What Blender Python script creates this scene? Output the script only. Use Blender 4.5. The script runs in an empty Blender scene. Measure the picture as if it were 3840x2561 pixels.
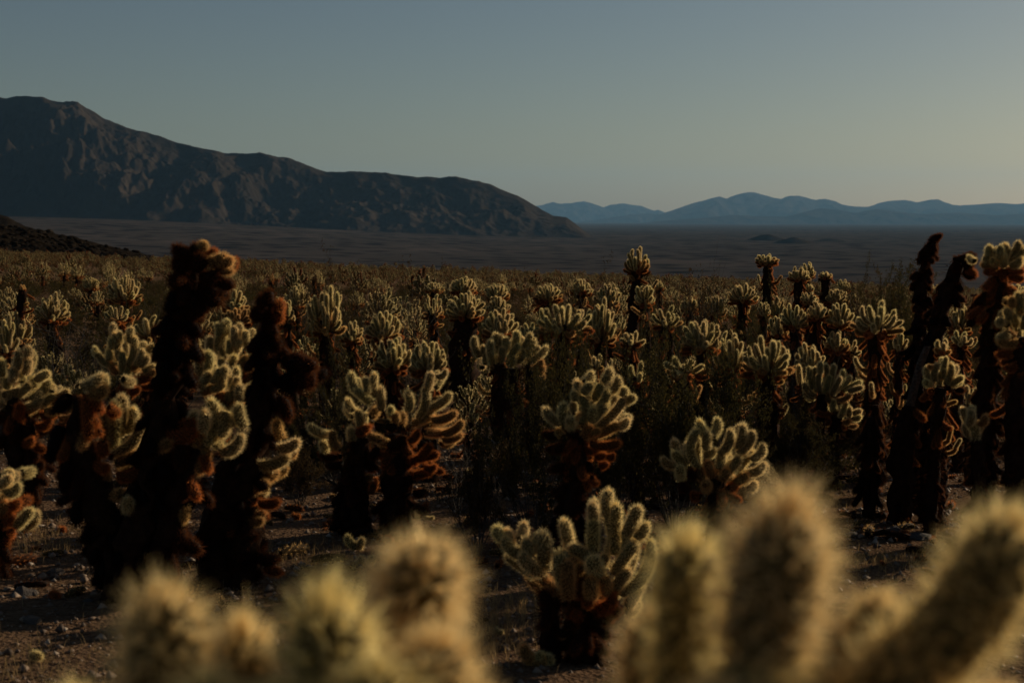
import bpy, math, random
import numpy as np
from mathutils import Vector, Matrix, noise as mnoise

R = math.radians
sc = bpy.context.scene
COL = sc.collection

# ------------------------------------------------------------------ camera
CAMZ = 1.5
FPX = 3840 * 50 / 36.0
HOR = 790.0
PITCH = math.atan((1280.5 - HOR) / FPX)
cam_d = bpy.data.cameras.new("camera")
cam_d.sensor_width = 36
cam_d.lens = 50
cam_d.clip_start = 0.05
cam_d.clip_end = 200000
cam_d.dof.use_dof = True
cam_d.dof.focus_distance = 12.0
cam_d.dof.aperture_fstop = 5.0
cam = bpy.data.objects.new("camera", cam_d)
COL.objects.link(cam)
cam.location = (0, 0, CAMZ)
cam.rotation_euler = (math.pi / 2 - PITCH, 0, 0)
sc.camera = cam

# ------------------------------------------------------------------ sky, sun, exposure
SUN_AZ, SUN_EL = R(50), R(16)
world = bpy.data.worlds.new("World")
sc.world = world
world.use_nodes = True
wn = world.node_tree
wn.nodes.clear()
sky = wn.nodes.new("ShaderNodeTexSky")
sky.sky_type = 'NISHITA'
sky.sun_disc = False
sky.sun_elevation = SUN_EL
sky.sun_rotation = SUN_AZ
sky.altitude = 700
sky.air_density = 1.0
sky.dust_density = 1.2
sky.ozone_density = 1.0
bg = wn.nodes.new("ShaderNodeBackground")
bg.inputs[1].default_value = 0.05
wo = wn.nodes.new("ShaderNodeOutputWorld")
wn.links.new(sky.outputs[0], bg.inputs[0])
wn.links.new(bg.outputs[0], wo.inputs[0])

sdir = Vector((math.sin(SUN_AZ) * math.cos(SUN_EL), math.cos(SUN_AZ) * math.cos(SUN_EL), math.sin(SUN_EL)))
sl = bpy.data.lights.new("sun", 'SUN')
sl.energy = 5.0
sl.angle = R(0.5)
sl.color = (1.0, 0.82, 0.58)
so = bpy.data.objects.new("sun", sl)
COL.objects.link(so)
so.rotation_euler = sdir.to_track_quat('Z', 'Y').to_euler()
so.location = sdir * 50

sc.view_settings.view_transform = 'Standard'
sc.view_settings.look = 'None'
sc.view_settings.gamma = 1.0
sc.view_settings.use_curve_mapping = False
sc.view_settings.exposure = -0.54
sc.render.engine = 'CYCLES'
sc.cycles.use_denoising = True
sc.cycles.max_bounces = 6
sc.cycles.diffuse_bounces = 3
sc.cycles.transmission_bounces = 4
sc.cycles.volume_bounces = 1
sc.cycles.sample_clamp_indirect = 4.0

# ------------------------------------------------------------------ helpers
rng = np.random.default_rng(7)
rnd = random.Random(11)


def ray(px, py):
    a = (px - 1920.0) / FPX
    b = (1280.5 - py) / FPX
    cp, sp = math.cos(PITCH), math.sin(PITCH)
    return Vector((a, cp + b * sp, -sp + b * cp))


def at(px, py, d):
    """the place seen at a photograph pixel, d metres out along the view axis"""
    v = ray(px, py)
    return Vector((0, 0, CAMZ)) + v * (d / v.y)


def smooth(a, b, x):
    t = min(1.0, max(0.0, (x - a) / (b - a)))
    return t * t * (3 - 2 * t)


def valley_z(x, y):
    r = math.hypot(x, y)
    z = -150 - 140 * min(2.3, max(0.0, (r - 8000) / 22000.0))
    if y > 0:
        s = x / max(y, 1.0)                      # bajada climbing to the foot of the left range
        k = smooth(0.05, -0.38, s) * smooth(2500, 8000, r) * (1 - smooth(12000, 20000, r))
        z += 122 * k
    return z


def ground_z(x, y):
    r = math.hypot(x, y)
    z = -0.0385 * y - 0.038 * x
    z += 0.025 * math.sin(x * 1.3 + 0.7) * math.sin(y * 0.9 + 0.3) * smooth(1.0, 5.0, r)
    z += 0.10 * math.sin(x * 0.21 + 2.0) * math.sin(y * 0.13) * smooth(8, 25, r)
    if r > 210:
        z -= 0.06 * (r - 210) * smooth(210, 420, r)
    if r > 500:
        w = smooth(500, 2600, r)
        z = z * (1 - w) + valley_z(x, y) * w if r < 2600 else valley_z(x, y)
    return z


def ground_hit(px, py):
    v = ray(px, py)
    t = 2.0
    for _ in range(4000):
        p = Vector((0, 0, CAMZ)) + v * t
        if p.z <= ground_z(p.x, p.y):
            return p
        t *= 1.003
    return p


def link(name, data, parent=None, **props):
    o = bpy.data.objects.new(name, data)
    COL.objects.link(o)
    if parent is not None:
        o.parent = parent
    for k, v in props.items():
        o[k] = v
    return o


def mesh(name, verts, faces, mats=(), matidx=None, smooth_n=0):
    me = bpy.data.meshes.new(name)
    me.from_pydata([tuple(v) for v in verts], [], [tuple(f) for f in faces])
    for m in mats:
        me.materials.append(m)
    if matidx is not None:
        me.polygons.foreach_set("material_index", np.asarray(matidx, dtype=np.int32))
    if smooth_n:
        s = np.zeros(len(me.polygons), dtype=bool)
        s[:smooth_n] = True
        me.polygons.foreach_set("use_smooth", s)
    me.update()
    return me


def tri_mesh(name, V, F3, mats, mi=None, F4=None, smooth_mask=None, col=None):
    """quick mesh from numpy arrays: V (n,3), F4 (m,4), F3 (k,3); quads come first"""
    me = bpy.data.meshes.new(name)
    F4 = np.zeros((0, 4), int) if F4 is None else np.asarray(F4)
    F3 = np.zeros((0, 3), int) if F3 is None else np.asarray(F3)
    n4, n3 = len(F4), len(F3)
    me.vertices.add(len(V))
    me.vertices.foreach_set("co", np.asarray(V, dtype=np.float32).ravel())
    loops = np.concatenate([F4.ravel(), F3.ravel()]).astype(np.int32)
    me.loops.add(len(loops))
    me.loops.foreach_set("vertex_index", loops)
    me.polygons.add(n4 + n3)
    starts = np.concatenate([np.arange(n4) * 4, n4 * 4 + np.arange(n3) * 3]).astype(np.int32)
    me.polygons.foreach_set("loop_start", starts)
    if mi is not None:
        me.polygons.foreach_set("material_index", np.asarray(mi, dtype=np.int32))
    if smooth_mask is not None:
        me.polygons.foreach_set("use_smooth", np.asarray(smooth_mask, dtype=bool))
    for m in mats:
        me.materials.append(m)
    if col is not None:
        at_ = me.attributes.new("tone", 'FLOAT_COLOR', 'POINT')
        at_.data.foreach_set("color", np.asarray(col, dtype=np.float32).ravel())
    me.update(calc_edges=True)
    me.validate()
    return me


# ------------------------------------------------------------------ materials
def new_mat(name):
    m = bpy.data.materials.new(name)
    m.use_nodes = True
    nt = m.node_tree
    nt.nodes.clear()
    out = nt.nodes.new("ShaderNodeOutputMaterial")
    return m, nt, out


def N(nt, t, **kw):
    n = nt.nodes.new(t)
    for k, v in kw.items():
        setattr(n, k, v)
    return n


def ramp(nt, fac, stops):
    r = N(nt, "ShaderNodeValToRGB")
    els = r.color_ramp.elements
    while len(els) < len(stops):
        els.new(0.5)
    for e, (p, c) in zip(els, stops):
        e.position = p
        e.color = (*c, 1)
    nt.links.new(fac, r.inputs[0])
    return r.outputs[0]


def tex_noise(nt, vec, scale, detail=6, rough=0.55):
    n = N(nt, "ShaderNodeTexNoise")
    n.inputs["Scale"].default_value = scale
    n.inputs["Detail"].default_value = detail
    n.inputs["Roughness"].default_value = rough
    if vec is not None:
        nt.links.new(vec, n.inputs["Vector"])
    return n.outputs["Fac"]


def mix_col(nt, fac, a, b, mode='MIX'):
    m = N(nt, "ShaderNodeMix", data_type='RGBA', blend_type=mode)
    for sock, v in ((m.inputs[0], fac), (m.inputs[6], a), (m.inputs[7], b)):
        if hasattr(v, "links"):
            nt.links.new(v, sock)
        elif isinstance(v, (int, float)):
            sock.default_value = v
        else:
            sock.default_value = (*v, 1)
    return m.outputs[2]


def spine_material(name, source):
    """thin papery spine sheaths: half the light goes through"""
    m, nt, out = new_mat(name)
    if source == 'object':
        c = N(nt, "ShaderNodeObjectInfo").outputs["Color"]
    elif source == 'attr':
        c = N(nt, "ShaderNodeAttribute", attribute_name="tone").outputs["Color"]
    else:
        rgb = N(nt, "ShaderNodeRGB")
        rgb.outputs[0].default_value = (*source, 1)
        c = rgb.outputs[0]
    d = N(nt, "ShaderNodeBsdfDiffuse")
    t = N(nt, "ShaderNodeBsdfTranslucent")
    g = N(nt, "ShaderNodeBsdfGlossy")
    g.inputs["Roughness"].default_value = 0.35
    nt.links.new(c, d.inputs[0])
    nt.links.new(c, t.inputs[0])
    nt.links.new(c, g.inputs[0])
    a = N(nt, "ShaderNodeMixShader")
    a.inputs[0].default_value = 0.62
    nt.links.new(d.outputs[0], a.inputs[1])
    nt.links.new(t.outputs[0], a.inputs[2])
    b = N(nt, "ShaderNodeMixShader")
    b.inputs[0].default_value = 0.12
    nt.links.new(a.outputs[0], b.inputs[1])
    nt.links.new(g.outputs[0], b.inputs[2])
    nt.links.new(b.outputs[0], out.inputs[0])
    return m


def flesh_material(name, source):
    m, nt, out = new_mat(name)
    tc = N(nt, "ShaderNodeTexCoord").outputs["Object"]
    if source == 'object':
        c = N(nt, "ShaderNodeObjectInfo").outputs["Color"]
    elif source == 'attr':
        c = N(nt, "ShaderNodeAttribute", attribute_name="tone").outputs["Color"]
    else:
        rgb = N(nt, "ShaderNodeRGB")
        rgb.outputs[0].default_value = (*source, 1)
        c = rgb.outputs[0]
    dk = mix_col(nt, 1.0, c, (0.075, 0.066, 0.045), 'MULTIPLY')
    f = tex_noise(nt, tc, 160, 3)
    c2 = mix_col(nt, f, dk, mix_col(nt, 1.0, c, (0.16, 0.145, 0.10), 'MULTIPLY'))
    p = N(nt, "ShaderNodeBsdfPrincipled")
    p.inputs["Roughness"].default_value = 0.85
    p.inputs["Specular IOR Level"].default_value = 0.15
    nt.links.new(c2, p.inputs["Base Color"])
    nt.links.new(p.outputs[0], out.inputs[0])
    return m


M_SP = spine_material("spine_sheath", 'object')
M_FL = flesh_material("cactus_skin", 'object')
M_SPA = spine_material("spine_sheath_far", 'attr')
M_FLA = flesh_material("cactus_skin_far", 'attr')


def bark_material(name, dark, light, scale=30, holes=False):
    m, nt, out = new_mat(name)
    tc = N(nt, "ShaderNodeTexCoord").outputs["Object"]
    f = tex_noise(nt, tc, scale, 6, 0.6)
    c = ramp(nt, f, [(0.3, dark), (0.75, light)])
    p = N(nt, "ShaderNodeBsdfPrincipled")
    p.inputs["Roughness"].default_value = 0.9
    p.inputs["Specular IOR Level"].default_value = 0.02
    nt.links.new(c, p.inputs["Base Color"])
    b = N(nt, "ShaderNodeBump")
    b.inputs["Strength"].default_value = 0.6
    b.inputs["Distance"].default_value = 0.01
    nt.links.new(f, b.inputs["Height"])
    nt.links.new(b.outputs[0], p.inputs["Normal"])
    nt.links.new(p.outputs[0], out.inputs[0])
    return m


M_TRUNK = bark_material("old_trunk", (0.012, 0.007, 0.005), (0.045, 0.022, 0.012))
M_WOOD = bark_material("dry_cholla_wood", (0.05, 0.034, 0.025), (0.14, 0.10, 0.075), 40)
M_TWIG = bark_material("grey_twig", (0.035, 0.03, 0.027), (0.13, 0.115, 0.10), 25)


def leaf_material(name, a, b):
    m, nt, out = new_mat(name)
    geo = N(nt, "ShaderNodeNewGeometry")
    c = ramp(nt, geo.outputs["Random Per Island"], [(0.0, a), (0.7, b), (1.0, (b[0] * 1.5, b[1] * 1.3, b[2]))])
    d = N(nt, "ShaderNodeBsdfDiffuse")
    t = N(nt, "ShaderNodeBsdfTranslucent")
    g = N(nt, "ShaderNodeBsdfGlossy")
    g.inputs["Roughness"].default_value = 0.5
    g.inputs[0].default_value = (0.5, 0.5, 0.5, 1)
    nt.links.new(c, d.inputs[0])
    nt.links.new(c, t.inputs[0])
    x = N(nt, "ShaderNodeMixShader")
    x.inputs[0].default_value = 0.4
    nt.links.new(d.outputs[0], x.inputs[1])
    nt.links.new(t.outputs[0], x.inputs[2])
    y = N(nt, "ShaderNodeMixShader")
    y.inputs[0].default_value = 0.008
    nt.links.new(x.outputs[0], y.inputs[1])
    nt.links.new(g.outputs[0], y.inputs[2])
    nt.links.new(y.outputs[0], out.inputs[0])
    return m


M_LEAF = leaf_material("creosote_leaf", (0.024, 0.022, 0.008), (0.060, 0.049, 0.017))
M_LEAFB = leaf_material("dry_brush_leaf", (0.026, 0.017, 0.008), (0.066, 0.043, 0.019))
M_GRASS = leaf_material("dry_grass_blade", (0.20, 0.13, 0.06), (0.34, 0.24, 0.12))


def rock_material():
    m, nt, out = new_mat("desert_rock")
    tc = N(nt, "ShaderNodeTexCoord").outputs["Object"]
    oi = N(nt, "ShaderNodeObjectInfo").outputs["Random"]
    f = tex_noise(nt, tc, 9, 8, 0.6)
    c = ramp(nt, f, [(0.25, (0.06, 0.048, 0.04)), (0.6, (0.14, 0.11, 0.09)), (0.85, (0.21, 0.17, 0.14))])
    p = N(nt, "ShaderNodeBsdfPrincipled")
    p.inputs["Roughness"].default_value = 0.9
    nt.links.new(c, p.inputs["Base Color"])
    b = N(nt, "ShaderNodeBump")
    b.inputs["Distance"].default_value = 0.02
    nt.links.new(f, b.inputs["Height"])
    nt.links.new(b.outputs[0], p.inputs["Normal"])
    nt.links.new(p.outputs[0], out.inputs[0])
    return m


M_ROCK = rock_material()


def pebble_material():
    m, nt, out = new_mat("desert_pebble")
    geo = N(nt, "ShaderNodeNewGeometry")
    c = ramp(nt, geo.outputs["Random Per Island"],
             [(0.0, (0.08, 0.052, 0.035)), (0.5, (0.18, 0.12, 0.08)), (0.85, (0.25, 0.18, 0.125)), (1.0, (0.36, 0.30, 0.24))])
    p = N(nt, "ShaderNodeBsdfPrincipled")
    p.inputs["Roughness"].default_value = 0.85
    nt.links.new(c, p.inputs["Base Color"])
    nt.links.new(p.outputs[0], out.inputs[0])
    return m


M_PEB = pebble_material()


def ground_material():
    m, nt, out = new_mat("desert_ground")
    geo = N(nt, "ShaderNodeNewGeometry")
    pos = geo.outputs["Position"]
    f1 = tex_noise(nt, pos, 0.9, 6)
    f2 = tex_noise(nt, pos, 38, 5, 0.65)
    near = ramp(nt, f2, [(0.25, (0.09, 0.055, 0.034)), (0.55, (0.20, 0.126, 0.078)), (0.8, (0.29, 0.196, 0.128))])
    near = mix_col(nt, f1, near, mix_col(nt, 1.0, near, (0.72, 0.66, 0.6), 'MULTIPLY'))
    # far: pale desert floor speckled with dark scrub, in streaks along the flats
    mp = N(nt, "ShaderNodeMapping")
    mp.inputs["Scale"].default_value = (0.0016, 0.0013, 0.001)
    nt.links.new(pos, mp.inputs[0])
    streak = tex_noise(nt, mp.outputs[0], 1.0, 7, 0.6)
    scrub = N(nt, "ShaderNodeTexVoronoi")
    scrub.inputs["Scale"].default_value = 0.009
    nt.links.new(pos, scrub.inputs["Vector"])
    sn = tex_noise(nt, pos, 0.011, 5, 0.7)
    add = N(nt, "ShaderNodeMath", operation='ADD')
    nt.links.new(scrub.outputs["Distance"], add.inputs[0])
    nt.links.new(sn, add.inputs[1])
    spots = ramp(nt, add.outputs[0], [(0.70, (0.005, 0.0043, 0.0038)), (1.08, (0.11, 0.085, 0.07))])
    pale = ramp(nt, streak, [(0.42, (0.010, 0.0085, 0.0075)), (0.55, (0.03, 0.024, 0.020)), (0.68, (0.085, 0.066, 0.055))])
    far = mix_col(nt, 0.5, spots, pale)
    ln = N(nt, "ShaderNodeVectorMath", operation='LENGTH')
    nt.links.new(pos, ln.inputs[0])
    mr = N(nt, "ShaderNodeMapRange")
    mr.inputs[1].default_value = 120
    mr.inputs[2].default_value = 900
    nt.links.new(ln.outputs["Value"], mr.inputs[0])
    c = mix_col(nt, mr.outputs[0], near, far)
    p = N(nt, "ShaderNodeBsdfPrincipled")
    p.inputs["Roughness"].default_value = 0.95
    p.inputs["Specular IOR Level"].default_value = 0.0
    nt.links.new(c, p.inputs["Base Color"])
    b = N(nt, "ShaderNodeBump")
    nf = N(nt, "ShaderNodeMapRange")                       # gravel relief is too fine to matter far away
    nf.inputs[1].default_value = 12
    nf.inputs[2].default_value = 60
    nf.inputs[3].default_value = 0.9
    nf.inputs[4].default_value = 0.0
    nt.links.new(ln.outputs["Value"], nf.inputs[0])
    nt.links.new(nf.outputs[0], b.inputs["Strength"])
    b.inputs["Distance"].default_value = 0.02
    v = N(nt, "ShaderNodeTexVoronoi")
    v.inputs["Scale"].default_value = 45
    nt.links.new(pos, v.inputs["Vector"])
    nt.links.new(v.outputs["Distance"], b.inputs["Height"])
    b2 = N(nt, "ShaderNodeBump")
    nt.links.new(nf.outputs[0], b2.inputs["Strength"])
    b2.inputs["Distance"].default_value = 0.03
    nt.links.new(tex_noise(nt, pos, 14, 6, 0.7), b2.inputs["Height"])
    nt.links.new(b.outputs[0], b2.inputs["Normal"])
    nt.links.new(b2.outputs[0], p.inputs["Normal"])
    nt.links.new(p.outputs[0], out.inputs[0])
    return m


def hill_material(name, a, b, scale, patch, relief=30.0):
    m, nt, out = new_mat(name)
    pos = N(nt, "ShaderNodeNewGeometry").outputs["Position"]
    f = tex_noise(nt, pos, scale, 8, 0.62)
    f2 = tex_noise(nt, pos, scale * 9, 6, 0.7)
    c = ramp(nt, f, [(0.35, a), (0.62, b), (0.78, patch)])
    c = mix_col(nt, f2, mix_col(nt, 1.0, c, (0.6, 0.58, 0.56), 'MULTIPLY'), c)
    p = N(nt, "ShaderNodeBsdfPrincipled")
    p.inputs["Roughness"].default_value = 0.95
    p.inputs["Specular IOR Level"].default_value = 0.0
    nt.links.new(c, p.inputs["Base Color"])
    b = N(nt, "ShaderNodeBump")
    b.inputs["Strength"].default_value = 0.7
    b.inputs["Distance"].default_value = relief
    rn = N(nt, "ShaderNodeTexNoise", noise_type='RIDGED_MULTIFRACTAL')
    rn.inputs["Scale"].default_value = scale * 4
    rn.inputs["Detail"].default_value = 6
    nt.links.new(pos, rn.inputs["Vector"])
    nt.links.new(rn.outputs["Fac"], b.inputs["Height"])
    nt.links.new(b.outputs[0], p.inputs["Normal"])
    nt.links.new(p.outputs[0], out.inputs[0])
    return m


M_GROUND = ground_material()
M_MTN = hill_material("mountain_rock", (0.04, 0.031, 0.024), (0.066, 0.050, 0.038), 0.0016, (0.12, 0.088, 0.066))
M_FAR = hill_material("far_mountain_rock", (0.05, 0.043, 0.038), (0.065, 0.055, 0.048), 0.0007, (0.08, 0.066, 0.058))
M_HILL = hill_material("stony_hillside", (0.012, 0.0095, 0.007), (0.03, 0.023, 0.017), 0.35, (0.08, 0.062, 0.046), 0.3)

# ------------------------------------------------------------------ ground: one sheet from the camera's feet to beyond the far ranges
def build_ground():
    az = []
    a = -180.0
    while a < 180.0 - 1e-6:
        az.append(a)
        a += 0.35 if -27 <= a < 27 else 4.5
    rad = [0.0] + list(np.geomspace(0.4, 64000, 250))
    V, F = [], []
    na = len(az)
    for ri, r in enumerate(rad):
        for t in az:
            x, y = r * math.sin(R(t)), r * math.cos(R(t))
            z = ground_z(x, y)
            if 1.0 < r < 60:
                z += 0.018 * (mnoise.noise(Vector((x * 2.1, y * 2.1, 3.0)))) + 0.010 * mnoise.noise(Vector((x * 7, y * 7, 9)))
            if r > 3000:
                z += 3.0 * mnoise.noise(Vector((x * 0.0012, y * 0.0012, 1.0)))
            V.append((x, y, z))
    for i in range(len(rad) - 1):
        for j in range(na):
            k = (j + 1) % na
            F.append((i * na + j, i * na + k, (i + 1) * na + k, (i + 1) * na + j))
    me = tri_mesh("ground", np.array(V), None, [M_GROUND], F4=np.array(F), smooth_mask=np.ones(len(F), bool))
    link("ground", me, kind="structure", label="stony desert floor running down to a wide valley")


build_ground()


def interp(pts, x):
    if x <= pts[0][0]:
        return pts[0][1]
    for (x0, y0), (x1, y1) in zip(pts, pts[1:]):
        if x <= x1:
            return y0 + (y1 - y0) * (x - x0) / (x1 - x0)
    return pts[-1][1]


U = 3840 / 2351.0


def build_range(name, label, sil, base, dist, depth, mat, x0, x1, nx, nt_, spur, seed, rough=1.0):
    """a mountain range as a height field: sil and base give the height of the crest and of the foot along the range"""
    xs = np.linspace(x0, x1, nx)
    V = []
    back = 0.45
    ts = np.concatenate([np.linspace(0, 1, nt_), 1 + np.linspace(0, back, nt_ // 4 + 1)[1:]])
    off = Vector((seed * 13.7, seed * 5.1, seed * 2.3))
    rows = []
    for x in xs:
        s = (x * U - 1920.0) / FPX
        vs = interp(sil, x) * U
        vb = interp(base, x) * U
        hfrac = max(0.0, min(1.0, (vb - vs) / 120.0))
        rr = dist + depth * (0.25 + 0.75 * hfrac)
        zr = CAMZ + (HOR - vs) / FPX * rr
        zb = CAMZ + (HOR - vb) / FPX * dist
        col = []
        for t in ts:
            y = dist + (rr - dist) * t if t <= 1 else rr + depth * (t - 1)
            p = Vector((s * y, y, 0))
            q = p / spur + off
            rid = mnoise.ridged_multi_fractal(Vector((q.x * 1.0, q.y * 0.55, 0.0)), 0.9, 2.1, 6, 1.0, 2.0)
            fine = mnoise.fractal(p / (spur * 0.16) + off, 0.8, 2.2, 5)
            rid2 = mnoise.ridged_multi_fractal(Vector((q.x * 3.6 + 5, q.y * 1.7, 0.7)), 0.75, 2.2, 6, 1.0, 2.0)
            rid3 = mnoise.ridged_multi_fractal(Vector((q.x * 10.5 + 5, q.y * 5.5, 0.2)), 0.8, 2.1, 4, 1.0, 2.0)
            if t <= 1:
                prof = 0.55 * t + 0.45 * math.sin(t * math.pi / 2)
                h = zb + (zr - zb) * prof
                env = (math.sin(math.pi * min(1, t * 1.0)) ** 0.8)
                h -= (zr - zb) * max(0.0, 1.75 - rid) * 0.30 * env * rough            # gullies cut back from the spurs
                h += (zr - zb) * fine * 0.045 * (env + 0.04) * rough
                h += (zr - zb) * ((rid2 - 1.0) * 0.085 + (rid3 - 1.0) * 0.025) * env * (1 - 0.75 * smooth(0.72, 1.0, t)) * rough
                h += (zr - zb) * 0.02 * fine * rough * t
                h -= 14 * (1 - t) ** 6
            else:
                k = (t - 1) / back
                h = zr + (zb - zr) * k ** 0.9 * 1.0 + (zr - zb) * fine * 0.03
                h -= 20 * k
            col.append((s * y, y, h))
        rows.append(col)
    V = np.array(rows).reshape(-1, 3)
    m = len(ts)
    F = []
    for i in range(nx - 1):
        for j in range(m - 1):
            F.append((i * m + j, (i + 1) * m + j, (i + 1) * m + j + 1, i * m + j + 1))
    me = tri_mesh(name, V, None, [mat], F4=np.array(F), smooth_mask=np.ones(len(F), bool))
    return link(name, me, kind="structure", label=label)


SIL_L = [(-900, 330), (-500, 262), (-200, 240), (0, 228), (60, 226), (100, 227), (140, 235), (190, 239), (220, 258), (250, 275), (280, 288), (310, 300),
         (350, 311), (380, 316), (420, 333), (470, 344), (505, 347), (520, 354), (560, 354), (600, 354), (640, 362), (665, 363), (690, 373), (720, 384),
         (752, 396), (772, 397), (800, 395), (830, 396), (870, 399), (920, 402), (960, 408), (990, 407), (1010, 410), (1030, 407), (1050, 407),
         (1085, 415), (1100, 416), (1130, 426), (1160, 440), (1190, 451), (1220, 468), (1240, 480), (1270, 496), (1285, 497), (1300, 499), (1320, 513),
         (1340, 530), (1358, 544), (1372, 550)]
BASE_L = [(-900, 470), (0, 490), (100, 498), (250, 500), (400, 514), (600, 526), (735, 531), (900, 536), (1050, 541), (1200, 547), (1372, 551)]
build_range("mountain_range", "dark bare mountain range sloping down from left to centre", SIL_L, BASE_L, 8000, 1350, M_MTN, -700, 1372, 760, 150, 950.0, 3)

SIL_F = [(1470, 514), (1495, 508), (1520, 490), (1560, 477), (1590, 466), (1620, 459), (1650, 452), (1665, 456), (1700, 445), (1715, 442), (1730, 443),
         (1745, 447), (1790, 458), (1810, 450), (1830, 449), (1850, 456), (1870, 460), (1890, 456), (1910, 461), (1930, 470), (1950, 474), (1990, 475),
         (2015, 466), (2040, 461), (2075, 459), (2100, 465), (2130, 459), (2150, 459), (2180, 470), (2200, 472), (2240, 470), (2270, 467), (2290, 466),
         (2330, 469), (2360, 466), (2500, 460), (2700, 470), (3000, 455), (3300, 470)]
BASE_F = [(1470, 515), (3300, 519)]
build_range("mountain_range", "hazy blue mountain range along the right horizon", SIL_F, BASE_F, 42000, 9000, M_FAR, 1470, 3000, 330, 50, 2600.0, 8)
SIL_G = [(1440, 516), (1500, 509), (1560, 504), (1620, 500), (1680, 494), (1730, 496), (1800, 498), (1840, 488), (1880, 478), (1920, 482), (1960, 489),
         (2010, 480), (2060, 486), (2120, 492), (2200, 488), (2280, 495), (2351, 490), (2600, 486), (3000, 492)]
build_range("mountain_range", "low hazy foothills in front of the right-hand blue range", SIL_G, [(1440, 517), (3000, 522)], 35000, 3500, M_FAR, 1440, 2900, 300, 40, 1500.0, 21)
SIL_H = [(1100, 500), (1180, 480), (1240, 472), (1270, 464), (1285, 468), (1310, 467), (1340, 462), (1360, 468), (1385, 477), (1400, 471), (1430, 467), (1450, 471),
         (1470, 473), (1485, 479), (1500, 484), (1510, 482), (1530, 490), (1580, 498), (1640, 505), (1700, 512)]
build_range("mountain_range", "palest blue jagged peaks far off beyond the valley gap", SIL_H, [(1100, 514), (1700, 514)], 56000, 6000, M_FAR, 1100, 1700, 200, 40, 2600.0, 33)
SIL_I = [(1300, 516), (1340, 508), (1400, 500), (1450, 492), (1490, 490), (1540, 497), (1600, 512)]
build_range("mountain_range", "low blue ridge at the foot of the palest far peaks", SIL_I, [(1300, 517), (1600, 517)], 48000, 3500, M_FAR, 1300, 1600, 120, 30, 1500.0, 44)


def build_mound(px, d, wpx, hpx, label, seed):
    c = at(px * U, 560 * U, d)
    w = wpx * U / FPX * d
    h = hpx * U / FPX * d
    z0 = valley_z(c.x, c.y)
    nx, ny = 60, 40
    V, F = [], []
    for i in range(nx):
        for j in range(ny):
            a, b = i / (nx - 1) * 2 - 1, j / (ny - 1) * 2 - 1
            r = math.hypot(a, b)
            k = smooth(0, 1, max(0.0, 1 - r)) ** 1.2
            n = mnoise.ridged_multi_fractal(Vector((a * 1.6 + seed, b * 1.6, seed)), 1, 2, 5, 1, 2)
            V.append((c.x + a * w / 2, c.y + b * w * 0.45, z0 - 6 + (h + 6) * k * (0.9 + 0.12 * n) / 1.05))
    for i in range(nx - 1):
        for j in range(ny - 1):
            F.append((i * ny + j, (i + 1) * ny + j, (i + 1) * ny + j + 1, i * ny + j + 1))
    me = tri_mesh("valley_mound", np.array(V), None, [M_MTN], F4=np.array(F), smooth_mask=np.ones(len(F), bool))
    link("valley_hill", me, kind="structure", label=label)


build_mound(1762, 7300, 150, 13, "low dark mound on the valley floor, left of the pair", 2.0)
build_mound(1822, 6600, 150, 14, "low dark peaked mound on the valley floor, right of the pair", 5.0)
build_mound(1905, 7100, 130, 6, "faint flat rise on the valley floor beside the two mounds", 9.0)


def build_side_hill(name, label, sil, base, d0, d1, x0, x1, nx, ny, rough, seed):
    V, F = [], []
    for i in range(nx):
        x = x0 + (x1 - x0) * i / (nx - 1)
        s = (x * U - 1920) / FPX
        zr = CAMZ + (HOR - interp(sil, x) * U) / FPX * d1
        for j in range(ny):
            t = j / (ny - 1)
            if t <= 0.7:
                k = t / 0.7
                y = d0 + (d1 - d0) * k
                zb = ground_z(s * y, y) - 0.4
                z = zb + max(0.0, zr - zb) * k ** 1.15
                p = Vector((s * y, y, 0))
                z += rough * (mnoise.fractal(p / 9 + Vector((seed, 0, 0)), 0.8, 2.1, 5)) * math.sin(math.pi * min(k, 1)) + 0.25 * rough * mnoise.noise(p / 1.3) * min(1, 3 * k) * (1 - 0.5 * k)
            else:
                k = (t - 0.7) / 0.3
                y = d1 + (d1 - d0) * 0.8 * k
                zb = ground_z(s * y, y) - 3
                z = zr + (min(zb, zr) - zr) * k
            V.append((s * y, y, z))
    for i in range(nx - 1):
        for j in range(ny - 1):
            F.append((i * ny + j, (i + 1) * ny + j, (i + 1) * ny + j + 1, i * ny + j + 1))
    me = tri_mesh(name, np.array(V), None, [M_HILL], F4=np.array(F), smooth_mask=np.ones(len(F), bool))
    link(name, me, kind="structure", label=label)


build_side_hill("stony_hill", "dark stony slope at left edge above the cactus field",
                [(-700, 455), (-300, 490), (0, 517), (80, 524), (150, 540), (200, 551), (260, 566), (320, 579), (360, 590), (400, 600), (430, 606)],
                None, 200, 330, -700, 430, 260, 90, 1.2, 4.0)
build_side_hill("stony_hill", "small dark knoll at far left edge behind the stony slope",
                [(-400, 440), (-100, 470), (0, 488), (20, 493), (40, 505), (60, 515), (90, 524)],
                None, 700, 900, -400, 90, 90, 40, 2.5, 8.0)

# ------------------------------------------------------------------ cholla joints (stem segments clad in spines)
GOLD = np.array((0.96, 0.77, 0.375))
TAN = np.array((0.84, 0.52, 0.20))
RUST = np.array((0.58, 0.20, 0.055))
DARK = np.array((0.13, 0.047, 0.019))
BLACK = np.array((0.04, 0.017, 0.009))
TONE = {'g': GOLD, 't': TAN, 'r': RUST, 'd': DARK, 'k': BLACK}


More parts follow.
